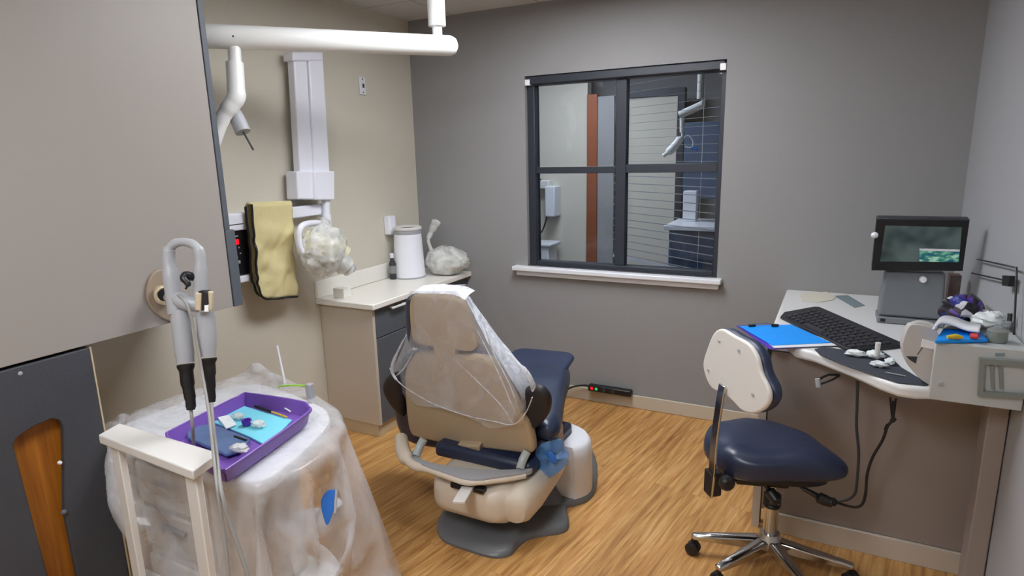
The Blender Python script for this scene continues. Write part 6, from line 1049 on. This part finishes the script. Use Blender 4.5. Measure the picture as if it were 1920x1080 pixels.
# hanging cables
CYL = 2.42
tag(obj('hanging_cable', B().tube([onY(x, y, CYL) for x, y in ((1608, 715), (1607, 760), (1606, 800), (1610, 850), (1607, 900), (1603, 925), (1590, 936), (1568, 941))], .005, 8, 6), 'dark'), 'gray cable hanging straight from the desk front to black plug', 'cable')
t = thing('power_cable', 'black cable looping from the desk edge to the plug behind the seat', 'cable', onY(1600, 950, CYL))
obj('cable', B().tube([onY(x, y, CYL) for x, y in ((1676, 752), (1674, 785), (1664, 800), (1655, 825), (1636, 858), (1626, 890), (1623, 925), (1616, 946), (1600, 951), (1570, 943))], .005, 8, 6), 'black', t)
obj('split_lead', B().tube([onY(1669, 745, CYL), onY(1673, 785, CYL)], .0035, 8).tube([onY(1680, 747, CYL), onY(1675, 785, CYL)], .0035, 8), 'black', t)
obj('cable_knot', B().tube([onY(1678, 784, CYL), onY(1672, 790, CYL)], .008, 8).tube([onY(1665, 796, CYL), onY(1660, 806, CYL)], [.006, .009, .006], 8), 'black', t)
obj('plug', B().tube([onY(1572, 942, CYL), onY(1558, 940, CYL), onY(1540, 932, CYL), onY(1500, 912, CYL)], [.008, .016, .012, .008, .006], 10, 4), 'black', t)
# clipboard with blue paper
z = DZ + .001
t = thing('clipboard', 'violet clipboard with bright blue paper overhanging the desk corner', 'clipboard', onZ(1470, 630, z))
q = [onZ(x, y, z) for x, y in ((1381, 612), (1484, 610), (1562, 648), (1444, 656))]
obj('board', B().prism(q, (0, 0, .004)), 'violet', t, bev=.001)
obj('white_sheet', B().prism([onZ(x, y, z + .0045) for x, y in ((1400, 613), (1482, 611), (1575, 648), (1452, 653))], (0, 0, .002)), 'white', t)
obj('blue_sheet', B().prism([onZ(x, y, z + .007) for x, y in ((1386, 612), (1484, 609), (1558, 643), (1448, 648))], (0, 0, .0015)), 'skyblue', t)
for x in (1410, 1453): obj('clip', B().tube([onZ(x - 6, 610.5, z + .014), onZ(x + 6, 610, z + .014)], .006, 10), 'black', t)
obj('clip_wire', B().tube([onZ(1405, 609, z + .018), onZ(1430, 606, z + .022), onZ(1456, 608, z + .018)], .0018, 6, 5), 'chrome', t)
# keyboard
t = thing('keyboard', 'charcoal computer keyboard lying diagonally on the white desk', 'keyboard', onZ(1580, 620, z))
kc = [onZ(x, y, z + .008) for x, y in ((1463, 597), (1531, 580), (1694, 650), (1591, 660))]
obj('keyboard_body', B().prism([onZ(x, y, z) for x, y in ((1463, 598), (1470, 590), (1524, 580), (1536, 580), (1690, 648), (1690, 653), (1604, 662), (1590, 661))], (0, 0, .014)), 'keybed', t, bev=.004)
kb = B()
for r_ in range(5):
    for c in range(15):
        u0, u1_ = .03 + c / 15 * .94, .03 + (c + .82) / 15 * .94; v0, v1 = .1 + r_ / 5 * .8, .1 + (r_ + .78) / 5 * .8
        if r_ == 0 and 4 <= c <= 8:
            if c > 4: continue
            u1_ = .03 + 8.82 / 15 * .94
        P_ = lambda u, v: (kc[0].lerp(kc[3], u)).lerp(kc[1].lerp(kc[2], u), v)
        qq = [P_(u0, v0), P_(u1_, v0), P_(u1_, v1), P_(u0, v1)]; qc = sum(qq, V()) / 4
        ob = B().rings([[V((p.x, p.y, z + .0145)) for p in qq], [V(((p.x * .85 + qc.x * .15), (p.y * .85 + qc.y * .15), z + .021)) for p in qq]])
        obj('key', ob, 'keys', t, smooth=False)
# mat and gloves
slab('desk_mat', ((1527, 656), (1545, 651), (1600, 660), (1655, 660), (1668, 668), (1690, 690), (1742, 721), (1735, 724), (1684, 719), (1625, 700), (1570, 680), (1538, 666)), z, .003, 'mouse_mat', 'dark slate mat along the front edge of the desk', 'mat')
for x, y, rx, ry, rz, s, lb in ((1603, 668, .035, .016, .012, 2, 'left white tissue crumpled on the dark desk mat'), (1640, 672, .03, .022, .014, 5, 'middle white tissue crumpled on the dark desk mat'), (1648, 688, .028, .016, .011, 9, 'near white tissue crumpled on the dark desk mat'), (1668, 683, .016, .02, .012, 11, 'small white tissue nearest the silver device')):
    crumb('tissue', x, y, z + .004, rx, ry, rz, 'tissue', lb, 'tissue', s)
stick('white_stopper', [onZ(1644, 668, z + .02), onZ(1644, 668, z + .02) + V((0, 0, .05))], [.008, .007, .012, .009], 'offwhite', 'upright pale rounded peg on the dark mat beside the tissues', 'peg')
stick('plastic_pick', [onZ(1660, 698, z + .008), onZ(1698, 705, z + .006)], .002, 'grayplastic', 'thin clear pick lying on the mat before the silver device', 'pick')
# slips on the desk
slab('paper_slip', ((1564, 555), (1590, 554), (1622, 573), (1602, 577)), z, .002, 'slip', 'gray-blue paper slip on the desk behind the keyboard', 'paper')
slab('beige_card', ((1497, 555), (1510, 549), (1550, 548), (1568, 556), (1562, 563), (1535, 567), (1505, 565)), z, .003, 'cardbeige', 'pale beige paper lying near the back of the desk', 'paper')
# monitor on gray tower
MY = 3.02
t = thing('monitor', 'small dark-framed monitor on a gray tower base on the desk', 'monitor', (.35, MY, DZ))
def towr(y_off, k): return [onY(x, y, MY) + V((0, y_off, 0)) for x, y in k]
tf = [(1646, 599), (1660, 508), (1774, 512), (1768, 606)]
tw = [onY(x, y, MY) for x, y in tf]; tw[0].z = tw[3].z = DZ + .03
obj('tower', B().prism(tw, (0, .12, 0)), 'tower', t, bev=.012, seg=4)
obj('tower_base', B().box(tw[0].x - .004, tw[3].x + .003, MY - .012, MY + .13, DZ + .001, DZ + .028), 'tower', t, bev=.005)
p = onY(1655, 597, MY - .014); obj('port', B().box(p.x - .008, p.x + .01, MY - .015, MY - .01, DZ + .008, DZ + .022), 'black', t)
p = onY(1731, 524, MY - .002); obj('round_button', B().lathe(p, [(0, -.012), (.012, -.01), (.014, -.003), (.015, .0), (0, 0)], (0, 1, 0), 20), 'silver_light', t)
MN = V((0, 1, .12)).normalized(); MP = V((.34, MY - .03, 1.15))
def mo(x, y, d=0): return onP(x, y, MP + MN * d, MN)
obj('housing', B().prism([mo(1634, 507), mo(1644, 408), mo(1819, 411), mo(1805, 509)], MN * .05), 'dark', t, bev=.006, seg=3)
bz = [(1634, 507), (1644, 412), (1817, 414), (1805, 508)]; iz = [(1650, 491), (1660, 423), (1804, 426), (1798, 492)]
b = B(); 
for i in range(4):
    j = (i + 1) % 4; b.prism([mo(*bz[i], -.006), mo(*bz[j], -.006), mo(*iz[j], -.006), mo(*iz[i], -.006)], MN * .006)
obj('bezel', b, 'black', t)
obj('screen', B().prism([mo(x, y, -.001) for x, y in iz], MN * .002), 'screen', t, smooth=False)
obj('screen_picture', B().prism([mo(x, y, -.0025) for x, y in ((1724, 470), (1724, 490), (1797, 492), (1799, 472))], MN * .0015), 'screenpic', t, smooth=False)
obj('screen_toolbar', B().prism([mo(x, y, -.0025) for x, y in ((1724, 466), (1724, 470), (1799, 472), (1800, 468))], MN * .0015), 'silver_light', t, smooth=False)
pe = mo(1640, 441, -.02)
obj('side_knob', B().lathe(pe, [(0, -.014), (.008, -.012), (.013, -.004), (.013, .004), (.008, .012), (0, .014)], (1, -.1, -.12), 18), 'white', t)
# brown carton behind, wire rack on the right wall
# silver curved device
DVY = 2.245
t = thing('curved_silver_device', 'curved silver desktop device with bright label at the desk front', 'device', onY(1730, 722, DVY))
dv_ = [(1745, 723), (1725, 710), (1703, 683), (1693, 655), (1695, 635), (1705, 612), (1716, 609), (1745, 614), (1760, 626), (1764, 650), (1762, 690), (1752, 722)]
DN = V((-.18, 1, 0)).normalized(); DP = V((.3, DVY, .9))
def dvp(x, y, d=0): return onP(x, y, DP + DN * d, DN)
obj('body', B().prism(smooth_pts([dvp(x, y) for x, y in dv_], 5, True), DN * .03), 'brushed', t, bev=.005, seg=3)
obj('top_cap', B().tube([dvp(1706, 611, .02), dvp(1722, 606, .025), dvp(1745, 611, .025), dvp(1756, 620, .02)], .010, 10, 4), 'brushed', t)
obj('bright_label', B().prism([dvp(x, y, -.004) for x, y in ((1730, 636), (1765, 645), (1765, 658), (1727, 651))], DN * .004), 'silver_light', t, bev=.001)
obj('dark_tag', B().prism([dvp(x, y, -.002) for x, y in ((1699, 668), (1720, 669), (1717, 682), (1706, 675))], DN * .002), 'dark', t)
obj('crease_line', B().tube([dvp(1730, 651, -.001), dvp(1720, 665, -.001)], .0012, 6), 'dark', t)
obj('side_strip', B().prism([dvp(x, y, -.003) for x, y in ((1755, 662), (1760, 662), (1752, 719), (1747, 719))], DN * .003), 'grayplastic', t)
# riser at the desk front right
RY = 2.213; rl = onY(1752, 660, RY)
t = thing('desk_riser', 'light gray raised storage front at the right end of the desk', 'riser', (.46, RY, DZ))
rz = onY(1800, 646, RY).z
obj('body', B().prism([V((rl.x, RY + .015, DZ + .001)), V((XR - .004, RY + .015, DZ + .001)), V((XR - .004, RY + .3, DZ + .001)), V((rl.x + .07, RY + .3, DZ + .001))], (0, 0, rz - DZ - .001)), 'riser', t, bev=.003)
obj('front_plate', B().box(rl.x, XR - .004, RY, RY + .014, DZ - .034, rz), 'riser', t, bev=.003)
p = onY(1764, 720, RY); obj('hole_cap', B().lathe(p, [(0, -.004), (.008, -.003), (.009, .001), (0, .001)], (0, 1, 0), 16), 'grayplastic', t)
fq = [onY(x, y, RY - .002) for x, y in ((1832, 741), (1836, 670), (1925, 676), (1925, 746))]; fi = [onY(x, y, RY - .002) for x, y in ((1842, 732), (1845, 681), (1925, 687), (1925, 738))]
b = B()
for i in range(3):
    b.prism([fq[i], fq[i + 1], fi[i + 1], fi[i]], (0, -.012, 0)) if i != 2 else None
b.prism([fq[3], fq[0], fi[0], fi[3]], (0, -.012, 0))
obj('slot_frame', b, 'greenish', t)
for x in (1856, 1872): obj('slot_bar', B().prism([onY(x, 684, RY - .002), onY(x + 5, 684, RY - .002), onY(x + 7, 728, RY - .002), onY(x + 2, 728, RY - .002)], (0, -.008, 0)), 'greenish', t)
obj('small_label', B().prism([onY(x, y, RY - .001) for x, y in ((1866, 662), (1884, 662), (1884, 668), (1866, 668))], (0, -.001, 0)), 'slip', t)
# things lying on the riser
rzz = rz + .001
slab('blue_case', ((1752, 645), (1768, 622), (1838, 626), (1853, 643)), rzz, .012, 'skyblue', 'flat bright blue case on the raised part of the desk', 'case', bev=.004)
stick('yellow_clip', [onZ(1776, 632, rzz + .02), onZ(1792, 631, rzz + .022), onZ(1806, 633, rzz + .02)], [.005, .009, .004], 'yellow', 'yellow clip lying on the blue case', 'clip')
stick('red_clip', [onZ(1820, 630, rzz + .02), onZ(1834, 631, rzz + .022)], .009, 'red', 'red clip lying on the blue case', 'clip')
for k, (m_, lb, dx) in enumerate((('cardbeige', 'beige folded packet on the blue case, lowest of the stack', 0), ('blue', 'curved blue packet between the beige and the white one', 2), ('white', 'white folded packet on top of the blue one, beside the pouch', -2))):
    zz = rzz + .014 + k * .009
    pts = [onZ(1752 + dx, 618, zz), onZ(1762, 606, zz + .012), onZ(1785, 608, zz + .01), onZ(1812, 618, zz), onZ(1836, 622, zz)]
    c_ = smooth_pts(pts, 4); bk_ = [p + V((.02, .09, 0)) for p in c_]
    tag(obj('folded_packet', B().rings([c_, bk_], cap=False, closed=False), m_, solid=.008), lb, 'packet')
pcx = onY(1802, 590, 2.48); pcx.z = rzz + .05
bgk = crumple(pcx, .062, .045, .046, 6, .25, 26, 18)
mm = mat('patterned_pouch', (40, 36, 60), .45); nt = mm.node_tree
vo = nt.nodes.new('ShaderNodeTexVoronoi'); vo.inputs['Scale'].default_value = 34; tcx = nt.nodes.new('ShaderNodeTexCoord'); crp = nt.nodes.new('ShaderNodeValToRGB'); crp.color_ramp.interpolation = 'CONSTANT'
e = crp.color_ramp.elements; e[0].color = (*lin((30, 26, 36)), 1); e[1].position = .3; e[1].color = (*lin((40, 48, 130)), 1)
for ps, cc_ in ((.5, (60, 48, 60)), (.68, (200, 200, 210)), (.8, (90, 60, 150))): k_ = e.new(ps); k_.color = (*lin(cc_), 1)
spx = nt.nodes.new('ShaderNodeSeparateColor'); nt.links.new(tcx.outputs['Object'], vo.inputs['Vector']); nt.links.new(vo.outputs['Color'], spx.inputs[0]); nt.links.new(spx.outputs[0], crp.inputs[0]); nt.links.new(crp.outputs[0], nt.nodes['Principled BSDF'].inputs['Base Color'])
tag(obj('patterned_pouch', bgk, mm), 'crumpled black, blue and white pouch beside the monitor tower', 'pouch')
tag(obj('white_cloth', crumple(V((.49, 2.45, rzz + .03)), .055, .05, .028, 14, .3, 28, 18), 'tissue'), 'rumpled white cloth under the wire holder by the right wall', 'cloth')
pbk = onZ(1868, 640, rzz); tag(obj('gray_roll', B().lathe((pbk.x, pbk.y, rzz), [(0, 0), (.025, 0), (.027, .004), (.027, .035), (.02, .04), (0, .04)], seg=24), 'greenish'), 'short gray-green round tub at the right end of the desk', 'tub')
# wire holder standing on the riser against the right wall
t = thing('wire_holder', 'thin black wire holder standing against the light gray wall', 'wire holder', (XR - .03, 2.5, rzz))
WXp = XR - .02
w1 = [onX(x, y, WXp) for x, y in ((1832, 486), (1906, 502), (1906, 520), (1901, 628))]
obj('frame_wire', B().tube(w1, .003, 8), 'black', t)
obj('lower_wire', B().tube([onX(1822, 512, WXp), onX(1880, 525, WXp)], .003, 8), 'black', t)
a = onX(1886, 527, WXp); obj('clamp', B().prism([onX(x, y, WXp - .01) for x, y in ((1879, 516), (1893, 517), (1890, 537), (1878, 536))], (.015, 0, 0)), 'black', t, bev=.002)
obj('foot_knob', B().tube([onX(1894, 588, WXp), onX(1893, 602, WXp)], .007, 10), 'black', t)
obj('short_rod', B().tube([onX(1822, 553, WXp - .03), onX(1838, 566, WXp - .03), onX(1848, 590, WXp - .03)], .006, 8, 3), 'dark', t)
p = onY(1781, 545, 3.2)
tag(obj('brown_box', B().box(p.x - .012, p.x + .03, 3.16, 3.22, DZ + .001, DZ + .2), 'brown', bev=.003), 'tall narrow brown box standing behind the monitor tower', 'box')
